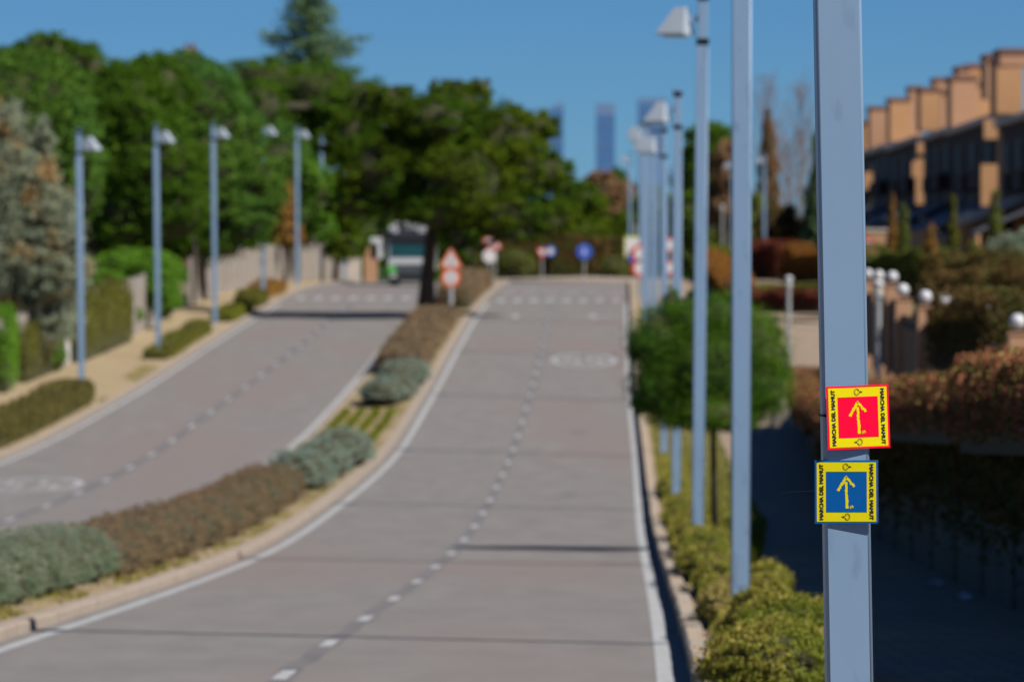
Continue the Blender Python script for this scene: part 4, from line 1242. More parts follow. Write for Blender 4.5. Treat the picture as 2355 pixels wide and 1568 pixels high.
# ------------------------------------------------------------------ copper hedge on top of the retaining wall
CG = 'copper hedges over the retaining wall'
def whedge(label, d0, d1, h, leaf, n, size, w=1.35, off=0.15, extra=2.1):
    dd = np.arange(d0, d1 + .1, (d1 - d0) / 4)
    return hedge('wall_hedge', label, [(float(xB(q)) + off, q) for q in dd], w, [h * random.uniform(.88, 1.1) for q in dd], leaf, n, size, CG, rough=.11, gz=[float(zg(q)) + extra for q in dd])
whedge('copper and green hedge on the wall at the right edge of the picture, nearest stretch', 36, 70, 0.85, 'copper', 90000, 0.06, extra=2.0)
whedge('copper hedge on the wall just right of the focused post', 70.3, 90, 0.72, 'copper', 40000, 0.055)
whedge('copper hedge on the wall directly behind the focused post', 90.3, 112, 0.68, 'copper', 30000, 0.06)
whedge('farthest stretch of copper hedge on the wall, left of the focused post', 112.3, 142, 0.75, 'copper', 30000, 0.07, extra=1.6)
whedge('low far end of the copper hedge beside the sunlit path', 142.3, 172, 0.75, 'copper', 16000, 0.08, extra=1.2)
shrub('green_sprig', 'bright green leafy sprig in the copper hedge at the right edge', 'plant', [L(2345, 905, 62, 22, 40, .2), L(2325, 955, 62, 14, 20, .15)], 'ivy', 900, 0.05)
# ivy hanging down the wall
n = 52000
d = rng.uniform(45, 140, n); hz = rng.beta(3.2, 1.2, n) * 2.05
m_ = rng.uniform(0, 1, n) < (0.35 + 0.6 * (np.sin(d * 1.7) * np.sin(d * .63) > -.1)) * (hz / 2.1)
d = d[m_]; hz = hz[m_]; n = len(d)
P = np.stack([np.array([float(xB(q)) for q in d]) - rng.uniform(.02, .16, n), d, zg(d) + hz + .1], 1)
o = link('hanging_ivy', leaves_mesh('hanging_ivy', P, np.tile([-1.0, 0, .2], (n, 1)), .09, .7), M['brownhedge']); tag(o, 'dark creeper hanging down the face of the retaining wall', 'creeper', kind='stuff')
# litter at the wall foot
for i, (d, px, lb) in enumerate([(76, 2150, 'pale scrap of paper at the foot of the wall, farther one'), (70, 2250, 'pale crumpled scrap lying at the foot of the wall, nearer one')]):
    mb = MB(); r = random.Random(i)
    vs = [(.16 * math.cos(a_) * r.uniform(.6, 1.1), .2 * math.sin(a_) * r.uniform(.6, 1.1), r.uniform(.0, .06)) for a_ in [k * .785 for k in range(8)]] + [(0, 0, .09)]
    mb.add(vs, [(k, (k + 1) % 8, 8) for k in range(8)])
    o = mb.build('litter', M['signwhite'], loc=(float(xB(d)) - .35, d, G(d) + .005)); tag(o, lb, 'litter', 'scraps at the foot of the wall')

# ------------------------------------------------------------------ garden pillars with opal globes
PG = 'beige pillars topped by white globes'
pil = [(112, 2340, 740, 'nearest beige pillar with white globe, at the right edge of the picture'),
       (126, 2199, 698, 'beige pillar with white globe, overlapping its left neighbour, second from the right edge'),
       (129, 2168, 690, 'beige pillar with white globe, third from the right edge'),
       (133, 2128, 683, 'beige pillar with white globe, standing clear in the middle of the row'),
       (142, 2076, 667, 'beige pillar with white globe, second right of the slim path light'),
       (156, 2052, 637, 'beige pillar with white globe, first right of the slim path light'),
       (168, 2021, 634, 'beige pillar with white globe, right behind the slim path light'),
       (184, 1996, 630, 'farthest globe pillar, half hidden behind the focused lamp post')]
gp = empty('proto', (0, 0, 0)); 
me_col = MB().box(-.19, .19, -.19, .19, 0, 2.9, bev=.015).mesh('column'); me_col.materials.append(M['render2'])
me_cp = MB().box(-.215, .215, -.215, .215, 2.9, 2.95, bev=.008).mesh('coping'); me_cp.materials.append(M['render2'])
me_nk = MB().tube([(0, 0, 2.95), (0, 0, 3.01)], .08, 10).mesh('collar'); me_nk.materials.append(M['dark'])
me_gl = MB().sphere((0, 0, 3.155), .16, 20).mesh('globe', True); me_gl.materials.append(M['globe'])
bpy.data.objects.remove(gp)
pl_pos = []
for d, px, py, lb in pil:
    r = empty('globe_pillar', (PX(px, d), d, PZ(py, d) - 3.155)); tag(r, lb, 'pillar', PG)
    for nm, me_ in (('column', me_col), ('coping', me_cp), ('collar', me_nk), ('globe', me_gl)):
        link(nm, me_, None, r)
    pl_pos.append(r.location.copy())
# dark slatted railings between the pillars
rail = empty('garden_railing', pl_pos[0]); tag(rail, 'dark slatted garden fence running between the globe pillars', 'fence')
o0 = rail.location.copy()
pp = [pl_pos[0]] + [p for p in pl_pos[2:]]
for a_, b2 in zip(pp[:-1], pp[1:]):
    k = max(3, int((b2 - a_).length / .5))
    mb = MB()
    for i in range(k):
        c = a_ + (b2 - a_) * ((i + .5) / k) - o0
        mb.box(c.x - .03, c.x + .03, c.y - .12, c.y + .12, c.z + .6, c.z + 2.55)
    o = mb.build('slats', M['facade'], rail); o['kind'] = 'stuff'
    for zz in (.8, 2.4):
        A = a_ - o0; B = b2 - o0
        mb = MB(); mb.add([(A.x + .04, A.y, A.z + zz), (B.x + .04, B.y, B.z + zz), (B.x + .04, B.y, B.z + zz + .08), (A.x + .04, A.y, A.z + zz + .08), (A.x + .08, A.y, A.z + zz), (B.x + .08, B.y, B.z + zz), (B.x + .08, B.y, B.z + zz + .08), (A.x + .08, A.y, A.z + zz + .08)],
                          [(0, 1, 2, 3), (7, 6, 5, 4), (1, 0, 4, 5), (2, 1, 5, 6), (3, 2, 6, 7), (0, 3, 7, 4)])
        mb.build('rail', M['facade'], rail)
# path lights: slim post with a drum head
def path_light(px, py_top, d, h, lb):
    z0 = PZ(py_top, d) - h
    r = empty('path_light', (PX(px, d), d, z0)); tag(r, lb, 'path light', 'slim path lights on the right')
    MB().tube([(0, 0, 0), (0, 0, h - .5)], .075, 10).build('post', M['galv'], r)
    MB().tube([(0, 0, h - .5), (0, 0, h - .44)], .12, 10).build('collar', M['greyp'], r)
    MB().tube([(0, 0, h - .44), (0, 0, h - .14)], .11, 12).build('diffuser', M['glass'], r, smooth=False)
    MB().sphere((0, 0, h - .14), .15, 12, sc=(1, 1, .7)).build('hood', M['globe'], r, smooth=True)
path_light(2020, 640, 148, 3.4, 'slim grey path light right of the focused post, before the globe pillars')
path_light(1814, 632, 212, 3.55, 'slim grey path light left of the focused post, on the sunlit path')
path_light(1661, 470, 420, 4.0, 'far path light seen between the third and second lamp posts')

# plants behind the pillars
HG = 'hedges and shrubs in the gardens on the right'
def gh(label, p0, p1, w, h, leaf, n, size, name='garden_hedge', cat='hedge'):
    """hedge from (px,py_foot,d) to (px,py_foot,d)"""
    (x0, y0, d0), (x1, y1, d1) = p0, p1
    line = [(PX(x0, d0) * (1 - t) + PX(x1, d1) * t, d0 * (1 - t) + d1 * t) for t in (0, .33, .66, 1)]
    gz = [PZ(y0, d0) * (1 - t) + PZ(y1, d1) * t for t in (0, .33, .66, 1)]
    hs = h if isinstance(h, list) else [h * random.uniform(.93, 1.07) for _ in range(4)]
    return hedge(name, label, line, w, hs, leaf, n, size, HG, cat, .1, gz)
gh('dark brown topped hedge between the globe pillars and the right edge', (2215, 860, 125), (2335, 860, 118), 1.6, 1.6, 'brownhedge', 16000, .09)
gh('long reddish brown hedge behind the pillars at the right', (2190, 760, 150), (2400, 740, 140), 2.0, 1.35, 'brownhedge', 16000, .1)
gh('olive clipped hedge behind the left half of the pillar row', (1985, 690, 262), (2200, 690, 255), 2.0, 2.2, 'olivehedge', 18000, .14)
gh('brown hedge at the right edge below the grey round bush', (2180, 720, 215), (2400, 720, 205), 2, 1.9, 'brownhedge', 16000, .13)
gh('orange autumn hedge sloping down beside the path between the lamp posts', (1700, 712, 262), (1628, 625, 385), 1.5, 1.5, 'orange', 16000, .15)
gh('yellow green hedge behind the second lamp post', (1640, 650, 400), (1700, 660, 390), 1.6, 2.2, 'grassgreen', 8000, .18)
gh('dark red hedge block left of the focused post', (1742, 640, 360), (1815, 640, 355), 2, 2.2, 'redleaf', 9000, .17)
gh('orange hedge block just left of the focused post', (1830, 655, 340), (1925, 655, 335), 2, 2.0, 'orange', 12000, .16)
gh('low reddish hedge crossing behind the lit path', (1730, 715, 262), (1905, 715, 255), 1.2, .8, 'redleaf', 9000, .12)
gh('yellowish lawn edge hedge above the low reddish one', (1720, 690, 300), (1905, 690, 292), 3, .75, 'ivyolive', 9000, .13)
# cypresses
CY = 'slim cypresses in front of the terraced houses'
def cypress(px, ptop, pfoot, w, d, leaf, lb, n=6000):
    k = d / F; h = (pfoot - ptop) * k
    x = PX(px, d); z0 = PZ(pfoot, d)
    lob = [(x, d, z0 + h * t, w / 2 * k * s, w / 2 * k * s, h * .24) for t, s in ((.18, .85), (.4, 1), (.6, .85), (.78, .6))]
    shrub('cypress', lb, 'cypress', lob, leaf, n, .12, CY, bz=z0, clump=.22, core=.8)
cypress(2192, 452, 640, 26, 262, 'ivyolive', 'slim olive cypress below the lowest lit balcony of the houses')
cypress(2288, 436, 640, 34, 258, 'olivehedge', 'tallest slim cypress near the right edge, before the big house')
cypress(2078, 470, 680, 32, 258, 'olivehedge', 'green cypress, right half of the touching pair')
cypress(2052, 458, 680, 26, 262, 'rust', 'brownish cypress, left half of the touching pair')
cypress(2140, 520, 690, 40, 250, 'rust', 'short orange brown conifer between the cypress pair and the slim olive one')
cypress(2240, 560, 690, 60, 245, 'ivyolive', 'low broad olive conifer beside the blue grey bush', 8000)
shrub('round_bush', 'grey green round bush at the right edge under the houses', 'bush', [L(2335, 585, 225, 62, 48, 1.2), L(2370, 570, 225, 50, 40, 1.0)], 'lav', 9000, .12, HG)
# small white things in the gardens
d = 215
o = MB().box(-.12, .12, -.05, .05, 0, 1.0).build('white_post', M['white'], loc=(PX(2164, d), d, PZ(672, d))); tag(o, 'thin white post standing above the globe pillars', 'post')
lw = empty('garden_wall', (PX(2250, 190), 190, PZ(694, 190))); tag(lw, 'low whitish garden wall behind the globe pillars', 'wall')
MB().box(-1.15, 1.15, -.12, .12, 0, .22).build('wall', M['capstone'], lw); MB().box(-1.2, 1.2, -.16, .16, .22, .28).build('coping', M['white'], lw)
d = 135
gb = empty('garden_globe', (PX(2276, d), d, PZ(722, d))); tag(gb, 'small white ball light alone in the brown hedge at the right', 'lamp', None)
MB().sphere((0, 0, .14), .11, 14).build('globe', M['globe'], gb, smooth=True); MB().tube([(0, 0, -.5), (0, 0, .04)], .05, 8).build('stem', M['dark'], gb)

# ------------------------------------------------------------------ terraced houses, upper right
HD = 'stepped terraced houses at the upper right'
XF_ = 26.0
def dpx(px): return F * XF_ / (px - 1177.5)
def house(d0, d1, ztop, zbot, lb, boxes, fins, notch=False):
    """side facade (in shade) faces the road; lit end walls face the camera. boxes: (px0,py_top,px1,py_bot,d,mat)"""
    r = empty('terraced_house', (XF_, d0, zbot)); tag(r, lb, 'house', HD)
    o0 = Vector((XF_, d0, zbot))
    ln = d1 - d0
    nt_ = 2.6 if notch else 0.05
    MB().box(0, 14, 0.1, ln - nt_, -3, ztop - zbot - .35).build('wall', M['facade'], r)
    # sloping pale roof edge over the facade
    mb = MB(); mb.box(-.45, 14.2, -.1, ln - nt_, ztop - zbot - .35, ztop - zbot - .02); mb.build('roof_edge', M['capstone'], r)
    nw = 3
    for k, (ya, yb, za, zb2) in enumerate(((.08, .34, 2.7, 3.6), (.45, .62, 2.7, 3.6), (.70, .92, .2, 1.0))):
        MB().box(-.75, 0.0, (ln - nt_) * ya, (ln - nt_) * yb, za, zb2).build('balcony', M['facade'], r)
    for k in range(nw):
        for zz in (1.1, 3.9):
            y = (ln - nt_) * (k + .5) / nw
            if zz + 1.5 > ztop - zbot - .5: continue
            f = MB().box(-.06, 0.02, y - 1.3, y + 1.3, zz, zz + 1.5).build('window', M['frame'], r)
            MB().box(-.09, -.05, y - 1.2, y - .05, zz + .1, zz + 1.4).build('pane', M['window'], f)
            MB().box(-.09, -.05, y + .05, y + 1.2, zz + .1, zz + 1.4).build('pane', M['window'], f)
    for (px0, py0, px1, py1, d, m_) in boxes:
        x0, x1 = PX(px0, d), PX(px1, d); z1, z0 = PZ(py0, d), PZ(py1, d)
        dep = 4.0
        MB().box(x0 - o0.x, x1 - o0.x, d - o0.y, d - o0.y + dep, z0 - o0.z, z1 - o0.z).build('roof_block', M[m_], r)
        MB().box(x0 - o0.x - .07, x1 - o0.x + .07, d - o0.y - .07, d - o0.y + dep + .07, z1 - o0.z, z1 - o0.z + .24).build('parapet', M['brick'], r)
    for (px0, py0, px1, py1, d) in fins:
        x0, x1 = PX(px0, d), PX(px1, d); z1, z0 = PZ(py0, d), PZ(py1, d)
        MB().box(x0 - o0.x, x1 - o0.x, d - o0.y, d - o0.y + .5, z0 - o0.z, z1 - o0.z).build('party_wall', M['render'], r)
    # lean-to slate roof along the ground floor
    mb = MB(); mb.add([(-3.2, 0, .6), (-3.2, ln, .6), (0, ln, 2.0), (0, 0, 2.0), (-3.2, 0, .45), (-3.2, ln, .45), (0, ln, 1.8), (0, 0, 1.8)], [(0, 3, 2, 1), (4, 5, 6, 7), (0, 1, 5, 4), (0, 4, 7, 3), (1, 2, 6, 5)])
    mb.build('lean_to_roof', M['slate'], r)
    MB().box(-3.1, -2.9, 0.05, ln - .05, -3, .45).build('porch_wall', M['render'], r)
    return r
e = [dpx(2390), dpx(2293), dpx(2190), dpx(2117), dpx(2047), dpx(2001), dpx(1965)]
zt = lambda py, d: PZ(py, d)
house(e[0], e[1] - .1, zt(250, e[0]), zt(560, e[0]), 'nearest terraced house, cut by the right edge of the picture', [(2300, 123, 2400, 150, e[0] + 6, 'render2')], [], True)
house(e[1], e[2] - .1, zt(262, e[1]), zt(545, e[1]), 'terraced house with the tallest lit end wall near the right edge', [(2291, 145, 2352, 262, e[1] - .4, 'render'), (2269, 134, 2300, 225, e[1] + 12, 'render2')],
      [(2263, 275, 2294, 320, e[1] - .3), (2256, 378, 2294, 474, e[1] - .3)])
house(e[2], e[3] - .1, zt(292, e[2]), zt(540, e[2]), 'terraced house with a pinkish end wall, second full house from the right', [(2188, 184, 2247, 300, e[2] - .4, 'render2'), (2247, 198, 2290, 285, e[2] + 6, 'render'), (2225, 156, 2285, 225, e[2] + 14, 'render'), (2203, 161, 2230, 225, e[2] + 12, 'render2')], [], True)
house(e[3], e[4] - .1, zt(312, e[3]), zt(538, e[3]), 'terraced house in the middle of the row, with a lit lower party wall', [(2117, 210, 2163, 300, e[3] - .4, 'render'), (2165, 216, 2190, 305, e[3] + 6, 'render2'), (2150, 187, 2190, 240, e[3] + 15, 'render2')],
      [(2109, 314, 2131, 354, e[3] - .3), (2106, 365, 2131, 470, e[3] - .3), (2097, 372, 2108, 408, e[3] - .35)])
house(e[4], e[5] - .1, zt(330, e[4]), zt(536, e[4]), 'terraced house with a yellowish end wall, left of the middle one', [(2047, 233, 2093, 326, e[4] - .4, 'render'), (2093, 206, 2121, 320, e[4] + 8, 'render2')], [], True)
house(e[5], e[6] - .1, zt(345, e[5]), zt(534, e[5]), 'farthest visible terraced house beside the focused lamp post', [(2001, 252, 2046, 345, e[5] - .4, 'render2'), (1983, 286, 2004, 352, e[5] + 6, 'render')], [(1984, 396, 2010, 437, e[5] - .3)])
# low garden house in front, lit walls with pale roof lines
gw = empty('porch_building', (PX(2290, 285), 285, PZ(600, 285))); tag(gw, 'low beige outbuilding with sloping pale roof at the foot of the houses', 'outbuilding')
mb = MB(); d = 285; o0 = gw.location
poly = [(PX(2205, d), PZ(520, d)), (PX(2420, d), PZ(440, d)), (PX(2420, d), PZ(560, d)), (PX(2205, d), PZ(568, d))]
mb.prism([(p[0] - o0.x, p[1] - o0.z) for p in poly], 0, 3); mb.build('wall', M['render'], gw)
poly = [(PX(2195, d), PZ(505, d)), (PX(2425, d), PZ(420, d)), (PX(2425, d), PZ(438, d)), (PX(2195, d), PZ(523, d))]
mb = MB(); mb.prism([(p[0] - o0.x, p[1] - o0.z) for p in poly], -.4, 3.4); mb.build('roof', M['capstone'], gw)
for px0, px1, a_, b2 in ((2270, 2288, 500, 548), (2312, 2330, 486, 546)):
    MB().box(PX(px0, d) - o0.x, PX(px1, d) - o0.x, -.05, .02, PZ(b2, d) - o0.z, PZ(a_, d) - o0.z).build('window', M['window'], gw)
ow = empty('boundary_wall', (PX(2025, 300), 300, PZ(548, 300))); tag(ow, 'short pale wall just right of the focused post below the houses', 'wall')
MB().box(-.85, .85, -.2, .2, -2.5, .35).build('wall', M['render2'], ow); MB().box(-.9, .9, -.25, .25, .35, .5).build('coping', M['capstone'], ow)

# ------------------------------------------------------------------ road signs
def ring_pts(r, n=28): return [(r * math.cos(2 * math.pi * i / n), r * math.sin(2 * math.pi * i / n)) for i in range(n)]
def tri_pts(r, up=True):
    out = []
    for k in range(3):
        a0 = math.radians(90 + 120 * k if up else -90 + 120 * k)
        c = (r * .84 * math.cos(a0), r * .84 * math.sin(a0))
        for j in (-40, -15, 15, 40):
            a1 = a0 + math.radians(j * 1.3); out.append((c[0] + r * .16 * math.cos(a1), c[1] + r * .16 * math.sin(a1)))
    return out
def sign_face(parent, kind, cz, r, outer, inner, k=.78, mark=None, cx=0.0, name='sign_face'):
    f = {'round': ring_pts, 'up': tri_pts, 'down': lambda q: tri_pts(q, False), 'square': lambda q: [(-q, -q * 1.25), (q, -q * 1.25), (q, q * 1.25), (-q, q * 1.25)]}[kind]
    mb = MB(); mb.prism([(cx + p[0], cz + p[1]) for p in f(r)], -.075, -.05); p = mb.build(name, [M[outer]], parent)
    mb = MB(); n_ = f(r * k); mb.add([(cx + q[0], -.080, cz + q[1]) for q in n_], [tuple(range(len(n_)))]); mb.build('field', M[inner], p)
    if mark:
        mb = MB()
        for (x0, x1, z0, z1) in mark[1]:
            mb.add([(cx + x0 * r, -.085, cz + z0 * r), (cx + x1 * r, -.085, cz + z0 * r), (cx + x1 * r, -.085, cz + z1 * r), (cx + x0 * r, -.085, cz + z1 * r)], [(0, 1, 2, 3)])
        mb.build('symbol', M[mark[0]], p)
    return p
SG = 'road signs on posts'
def signpost(px, pfoot, d, h, lb, group=SG, r=.045):
    z0 = PZ(pfoot, d)
    o = empty('road_sign', (PX(px, d), d, z0)); tag(o, lb, 'road sign', group)
    MB().tube([(0, 0, -.3), (0, 0, h)], r, 8).build('post', M['galv'], o)
    return o
d = 254
s = signpost(1037, 742, d, 3.25, 'red triangle over a round red rimmed sign on a grey post in the median', r=.09)
sign_face(s, 'up', 2.75, .56, 'signorange', 'signwhite', .68, ('greyp', [(-.10, .10, -.18, .22), (-.22, .22, -.2, -.1)]))
sign_face(s, 'round', 2.02, .44, 'signorange', 'signwhite', .66, ('greyp', [(-.14, .14, -.32, .32)]))
d = 345
s = signpost(1126, 648, d, 2.9, 'cluster of a red white sign over a white round one, left of the brown hedges')
sign_face(s, 'round', 2.35, .42, 'signred', 'signwhite', .7, ('signred', [(-.5, .5, -.12, .12)]))
sign_face(s, 'round', 1.55, .42, 'signwhite', 'signwhite', .8)
s = signpost(1138, 648, 352, 2.6, 'plain grey backed sign on a second post touching the red white cluster')
sign_face(s, 'up', 2.3, .5, 'signred', 'signwhite', .7)
s = signpost(1247, 652, 352, 2.35, 'small red and white triangular sign left of the blue round sign')
sign_face(s, 'down', 1.95, .42, 'signred', 'signwhite', .6)
sign_face(s, 'round', 2.0, .33, 'signblue', 'signwhite', .6, cx=.5)
s = signpost(1344, 656, 346, 2.1, 'blue round keep right sign on a pale post at the crest')
sign_face(s, 'round', 2.05, .47, 'signblue', 'signblue', .9, ('signwhite', [(-.09, .09, -.15, .5), (-.3, .3, -.3, -.14)]))
s = signpost(1462, 700, 290, 4.1, 'yellow green backed sign with a blue round sign at the lamp post cluster')
sign_face(s, 'square', 2.95, .42, 'signyellow', 'signwhite', .82, cx=-.16); sign_face(s, 'round', 2.5, .42, 'signblue', 'signblue', .9, ('signwhite', [(-.1, .1, -.5, .5)]))
s = signpost(1473, 705, 282, 3.2, 'two red rimmed round signs half hidden behind the lamp post cluster')
sign_face(s, 'round', 2.62, .46, 'signred', 'signwhite', .66); sign_face(s, 'round', 1.9, .46, 'signred', 'signwhite', .66)
s = signpost(1543, 690, 300, 3.2, 'red signs just left of the fourth lamp post, mostly hidden')
sign_face(s, 'round', 2.9, .4, 'signred', 'signwhite', .66); sign_face(s, 'round', 1.7, .4, 'signred', 'signwhite', .66)
s = signpost(732, 640, 345, 2.3, 'white round sign beside the sixth left lamp post')
sign_face(s, 'round', 2.25, .42, 'signwhite', 'signwhite', .85)
s = signpost(692, 640, 350, 2.4, 'pale rectangular sign just right of the fifth left lamp post')
sign_face(s, 'square', 2.3, .28, 'signwhite', 'signwhite', .85)
s = signpost(1996, 640, 290, 2.0, 'pink rimmed round sign just right of the focused lamp post')
sign_face(s, 'round', 1.72, .36, 'signred', 'signwhite', .6)

# ------------------------------------------------------------------ truck
d = 326; k = d / F
tx = PX(940, d)
t = empty('white_truck', (tx, d, float(zg(d)) + 0.01)); t.rotation_euler = (0, 0, math.radians(-1.5))
tag(t, 'white truck coming over the crest, half hidden by the median tree trunk', 'truck')
W = 1.2
MB().box(-W, W, 0, 2.0, .95, 2.55, bev=.09).build('cab', M['white'], t)
MB().box(-W + .02, W - .02, .05, 1.9, 2.56, 3.05, bev=.10).build('cab_roof', M['dark'], t)
MB().box(-1.25, 1.25, 2.3, 9.0, .9, 3.45, bev=.05).build('cargo_body', M['white'], t)
mb = MB(); mb.prism([(-.95, 3.05), (.95, 3.05), (.85, 3.62), (-.85, 3.62)], .6, 2.1); mb.build('roof_deflector', M['white'], t)
MB().box(-.55, .55, .56, .61, 3.08, 3.25, bev=.01).build('roof_opening', M['dark'], t)
MB().box(-W + .14, W - .14, -.03, .03, 1.62, 2.42, bev=.02).build('windscreen', M['screen'], t)
MB().box(-W + .1, W - .1, -.12, .1, 2.44, 2.56, bev=.02).build('sun_visor', M['dark'], t)
for s in (-1, 1):
    w_ = MB().tube([(s * .1, -.05, 1.74), (s * .75, -.05, 2.0)], .012, 5).build('wiper', M['dark'], t)
MB().box(-W + .22, W - .22, -.035, .02, .60, 1.22, bev=.015).build('grille', M['dark'], t)
for z in (.8, .92, 1.04):
    MB().box(-W + .32, W - .32, -.055, -.036, z, z + .03).build('grille_bar', M['greyp'], t)
MB().box(-W, W, -.12, .35, .28, .66, bev=.04).build('bumper', M['dark'], t)
MB().box(-W + .02, -W + .45, -.06, .04, .70, 1.12, bev=.02).build('side_panel', M['green'], t)
for s in (-1, 1):
    h_ = MB().box(s * .88 - .17, s * .88 + .17, -.15, -.09, .42, .62, bev=.02).build('headlight', M['glass'], t)
    m_ = MB().box(s * 1.42 - .12, s * 1.42 + .12, .1, .22, 2.0, 2.7, bev=.03).build('mirror', M['white'] if s > 0 else M['dark'], t)
    MB().tube([(s * 1.15, .2, 2.75), (s * 1.42, .16, 2.7)], .02, 5).build('mirror_arm', M['dark'], m_)
    mb = MB(); mb.box(s * 1.2 - .012, s * 1.2 + .012, .15, 1.6, 1.0, 2.4); mb.build('door', M['white'], t)
    for y in (1.1, 5.8, 7.2):
        w_ = MB().tube([(s * 1.16, y, .5), (s * .86, y, .5)], .5, 18).build('wheel', M['tyre'], t)
        MB().tube([(s * 1.175, y, .5), (s * 1.1, y, .5)], .28, 14).build('rim', M['galv'], w_)
MB().box(-.5, .5, 1.9, 8.9, .55, .92).build('chassis', M['dark'], t)

# ------------------------------------------------------------------ crest: hedges and low trees around the roundabout
KG = 'clipped hedges around the roundabout'
def ch_(label, px0, px1, ptop, pfoot, d, leaf, n=11000, w=3.0, size=.2, rough=.06):
    z0 = PZ(pfoot, d); h = (pfoot - ptop) * d / F
    hedge('clipped_hedge', label, [(PX(px0, d), d), (PX((px0 + px1) / 2, d), d), (PX(px1, d), d)], w, [h * .93, h * 1.04, h * .95], leaf, n, size, KG, rough=rough, gz=[z0] * 3)
ch_('brown topped clipped hedge left of the small red sign', 1145, 1238, 543, 648, 392, 'brownhedge')
ch_('dark brown clipped hedge behind the blue round sign', 1272, 1378, 545, 655, 386, 'brownhedge')
ch_('brown clipped hedge right of the blue sign, reaching the lamp post cluster', 1382, 1462, 556, 655, 388, 'brownhedge')
shrub('clipped_ball', 'round olive clipped bush in front of the left brown hedge', 'bush', [L(1188, 612, 372, 44, 38, 1.6)], 'olivehedge', 9000, .15, KG, clump=.08, core=.9)
shrub('clipped_ball', 'round olive clipped bush right of the blue round sign', 'bush', [L(1412, 620, 374, 34, 34, 1.4)], 'olivehedge', 7000, .15, KG, clump=.08, core=.9)
shrub('clipped_ball', 'yellowish low bush left of the red white sign cluster', 'bush', [L(1088, 600, 392, 26, 26, 1.2)], 'grassgreen', 5000, .17, KG, clump=.08, core=.9)
shrub('clipped_ball', 'low green cushion plant at the left end of the crest island', 'bush', [L(1105, 654, 345, 34, 12, .9)], 'ivyolive', 4000, .12, KG, clump=.08, core=.9)
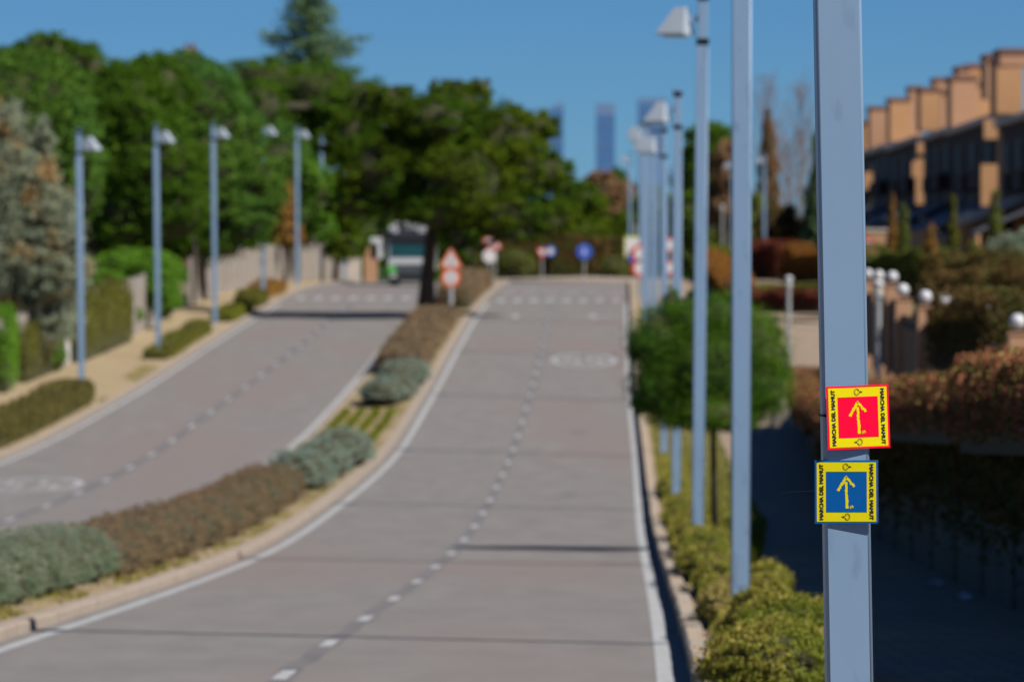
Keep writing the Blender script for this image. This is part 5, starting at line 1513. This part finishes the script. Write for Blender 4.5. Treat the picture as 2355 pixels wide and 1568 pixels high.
# pale garden wall pieces behind the left fence end
pv = empty('pale_gateway', (PX(835, 372), 372, PZ(640, 372))); tag(pv, 'pale boundary gateway with white blocks left of the truck', 'gateway')
for (a_, b2, y0, y1, m_) in ((800, 830, 545, 640, 'capstone'), (838, 868, 560, 640, 'render2'), (852, 880, 546, 560, 'white')):
    q = 372 / F; MB().box((a_ - 835) * q, (b2 - 835) * q, -.2, .3, (640 - y1) * q - 1, (640 - y0) * q).build('pier', M[m_], pv)
pines = [
    ('broad dark tree low behind the right end of the median oak', [L(1260, 500, 430, 90, 46, 3), L(1330, 470, 432, 60, 50, 3), L(1180, 520, 428, 70, 30, 3), L(1300, 530, 430, 110, 34, 3)], 'oak', 20000, .3),
    ('olive low tree behind the brown clipped hedges', [L(1220, 520, 415, 80, 30, 2.5), L(1260, 500, 415, 50, 30, 2)], 'olivehedge', 10000, .26),
    ('brown winter tree in front of the glass towers', [L(1385, 445, 520, 44, 48, 2.5), L(1430, 470, 520, 40, 50, 2.5), L(1400, 500, 520, 60, 40, 3)], 'browntree', 13000, .34),
    ('dark green wood behind the crest left of the lamp post cluster', [L(1380, 535, 480, 70, 34, 3), L(1440, 530, 480, 50, 40, 3)], 'oak', 10000, .34),
    ('green tree top right of the towers', [L(1425, 420, 600, 20, 34, 2), L(1440, 440, 600, 24, 30, 2)], 'pine2', 5000, .34),
    ('tall dark green tree behind the third lamp post', [L(1620, 350, 470, 50, 70, 3), L(1655, 340, 470, 40, 50, 3), L(1600, 430, 470, 50, 90, 3), L(1580, 500, 468, 60, 60, 3), L(1640, 330, 470, 50, 44, 2.4)], 'pine2', 20000, .32),
    ('olive brown tree between the third and second lamp posts', [L(1672, 400, 455, 40, 70, 2.6), L(1660, 480, 455, 50, 60, 2.6)], 'browntree', 11000, .3),
    ('dark olive shrubs behind the red hedge', [L(1800, 540, 420, 60, 70, 3), L(1760, 590, 418, 50, 40, 2.5), L(1850, 560, 420, 60, 60, 3)], 'brownhedge', 14000, .28),
    ('dark green conifer half hidden behind the focused lamp post', [L(1885, 480, 375, 34, 110, 1.4), L(1886, 370, 375, 22, 80, 1.0), L(1880, 570, 375, 44, 70, 1.6)], 'cedar', 15000, .2),
    ('dark narrow conifer among the bare poplars', [L(1768, 360, 520, 18, 90, 1.2), L(1768, 430, 520, 26, 90, 1.4), L(1766, 290, 520, 10, 40, .6)], 'browntree', 8000, .26),
    ('dark evergreen behind the truck and left fence end', [L(1100, 548, 405, 50, 46, 2.4), L(830, 540, 420, 90, 60, 3.4), L(920, 520, 420, 70, 60, 3), L(760, 540, 430, 60, 60, 3), L(1040, 560, 410, 60, 50, 2.6)], 'pine2', 18000, .3),
    ('dark pine mass filling the gap behind the left fence', [L(350, 520, 285, 130, 110, 3), L(230, 520, 283, 120, 120, 3), L(480, 530, 286, 130, 90, 3), L(100, 520, 280, 140, 120, 3)], 'pine2', 26000, .26),
    ('green pine behind the fourth and fifth left lamp posts', [L(640, 400, 345, 80, 110, 3), L(600, 530, 343, 70, 70, 2.6), L(700, 520, 346, 60, 60, 2.6)], 'pine', 22000, .22),
    ('green foliage over the fence by the sixth left lamp post', [L(770, 480, 352, 60, 80, 2.5), L(790, 560, 352, 50, 50, 2.4)], 'oak', 12000, .24),
    ('dark backdrop trees right of the second lamp post', [L(1700, 560, 470, 60, 60, 3), L(1740, 510, 472, 40, 60, 3), L(1620, 590, 470, 70, 50, 3)], 'olivehedge', 14000, .32),
    ('dark trees at the foot of the terraced houses', [L(2020, 590, 330, 70, 50, 3), L(2140, 600, 330, 80, 44, 3), L(2260, 610, 325, 80, 40, 3), L(2370, 620, 320, 60, 40, 3)], 'brownhedge', 18000, .22),
    ('dark trees behind the lamp post cluster at the crest', [L(1500, 520, 500, 60, 90, 3), L(1550, 560, 500, 60, 90, 3), L(1600, 580, 500, 60, 70, 3)], 'pine2', 13000, .34),
    ]
for lb, lobes, leaf, n, size in pines:
    pine(lb, lobes, n, leaf, name='background_tree', cat='tree', group='trees beyond the crest and gardens', size=size, clump=.2)
# bare poplars
for i, (px, ptop, w, lb) in enumerate(((1760, 172, 62, 'bare reddish grey poplar, left one of the tall pair'), (1838, 196, 70, 'bare reddish grey poplar, right one of the tall pair'), (1808, 310, 110, 'lower bare poplar between the tall pair'))):
    d = 560 + i * 6; k = d / F; x = PX(px, d); z0 = 1.0; zt_ = PZ(ptop, d)
    r = empty('bare_poplar', (x, d, z0)); tag(r, lb, 'poplar tree', 'bare winter poplars')
    mb = MB(); h = zt_ - z0
    mb.tube([(0, 0, -1), (.1, 0, h * .5), (0, 0, h * .96)], [.2, .12, .03], 7)
    for j in range(46):
        t_ = random.uniform(.22, .95); an = random.uniform(0, 6.28); rr = w * .8 * k * (1.1 - abs(t_ - .5)) * random.uniform(.5, 1)
        zb = h * t_
        mb.tube([(0, 0, zb), (math.cos(an) * rr * .6, math.sin(an) * rr * .6, zb + rr * .9), (math.cos(an) * rr, math.sin(an) * rr, zb + rr * 2.1)], [.05, .035, .012], 4)
    mb.build('trunk', M['greybark'], r)
    n = 2600
    t_ = rng.uniform(.2, 1, n); rr = w * .85 * k * (1.15 - np.abs(t_ - .5) * 1.2) * np.sqrt(rng.uniform(0, 1, n)); an = rng.uniform(0, 6.28, n)
    P = np.stack([rr * np.cos(an), rr * np.sin(an), h * t_], 1)
    Nn = rng.normal(0, 1, (n, 3)); Nn[:, 2] *= .1
    link('twigs', leaves_mesh('twigs', P, Nn, .55, .045, .1), M['bare'], r)

# far-off wood closing the view behind the crest
n = 90000
wx = rng.uniform(-110, 90, n); wy = 640 + rng.uniform(-14, 14, n)
top = 5.2 + 1.6 * np.sin(wx * .19) + 1.2 * np.sin(wx * .47 + 1) + .7 * np.sin(wx * 1.3)
P = np.stack([wx, wy, -0.5 + top * rng.uniform(0, 1, n) ** .6], 1)
o = link('far_wood', leaves_mesh('far_wood', P, np.tile([.3, -.8, .5], (n, 1)), .6, .6), M['pine2']); tag(o, 'dark line of far off trees closing the view beyond the crest', 'wood', kind='stuff')

# ------------------------------------------------------------------ far glass towers
def tower(px0, px1, ptop, lb, slant=0.0, crown=30):
    d = 9000.0; k = d / F
    x0, x1 = PX(px0, d), PX(px1, d); w = x1 - x0; zt_ = PZ(ptop, d)
    r = empty('glass_tower', ((x0 + x1) / 2, d, -60)); tag(r, lb, 'skyscraper', 'far glass office towers')
    zc = zt_ + 60 - crown * k
    MB().box(-w / 2, w / 2, 0, w, 0, zc).build('shaft', M['zinc'], r)
    mb = MB(); mb.add([(-w / 2, 0, zc), (w / 2, 0, zc), (w / 2, w, zc), (-w / 2, w, zc), (-w / 2, 0, zt_ + 60 - slant * k), (w / 2, 0, zt_ + 60), (w / 2, w, zt_ + 60), (-w / 2, w, zt_ + 60 - slant * k)],
                      [(0, 3, 2, 1), (4, 5, 6, 7), (0, 1, 5, 4), (1, 2, 6, 5), (2, 3, 7, 6), (3, 0, 4, 7)])
    mb.build('crown_storeys', M['hazepale'], r)
    nb = 8
    for i in range(nb):
        z = 60 + (zc - 60) * (i + .5) / nb
        MB().box(-w / 2 - .4, w / 2 + .4, -.6, w + .4, z, z + 1.6).build('storey_band', M['hazepale'], r)
    return r
tower(1264, 1296, 234, 'left glass tower, half hidden by the median tree, with a slanted top', 14, 16)
tower(1371, 1414, 239, 'middle glass tower standing clear between the tree and the lamp posts', 0, 26)
tower(1468, 1533, 226, 'right glass tower, widest, behind the lamp heads', 0, 12)
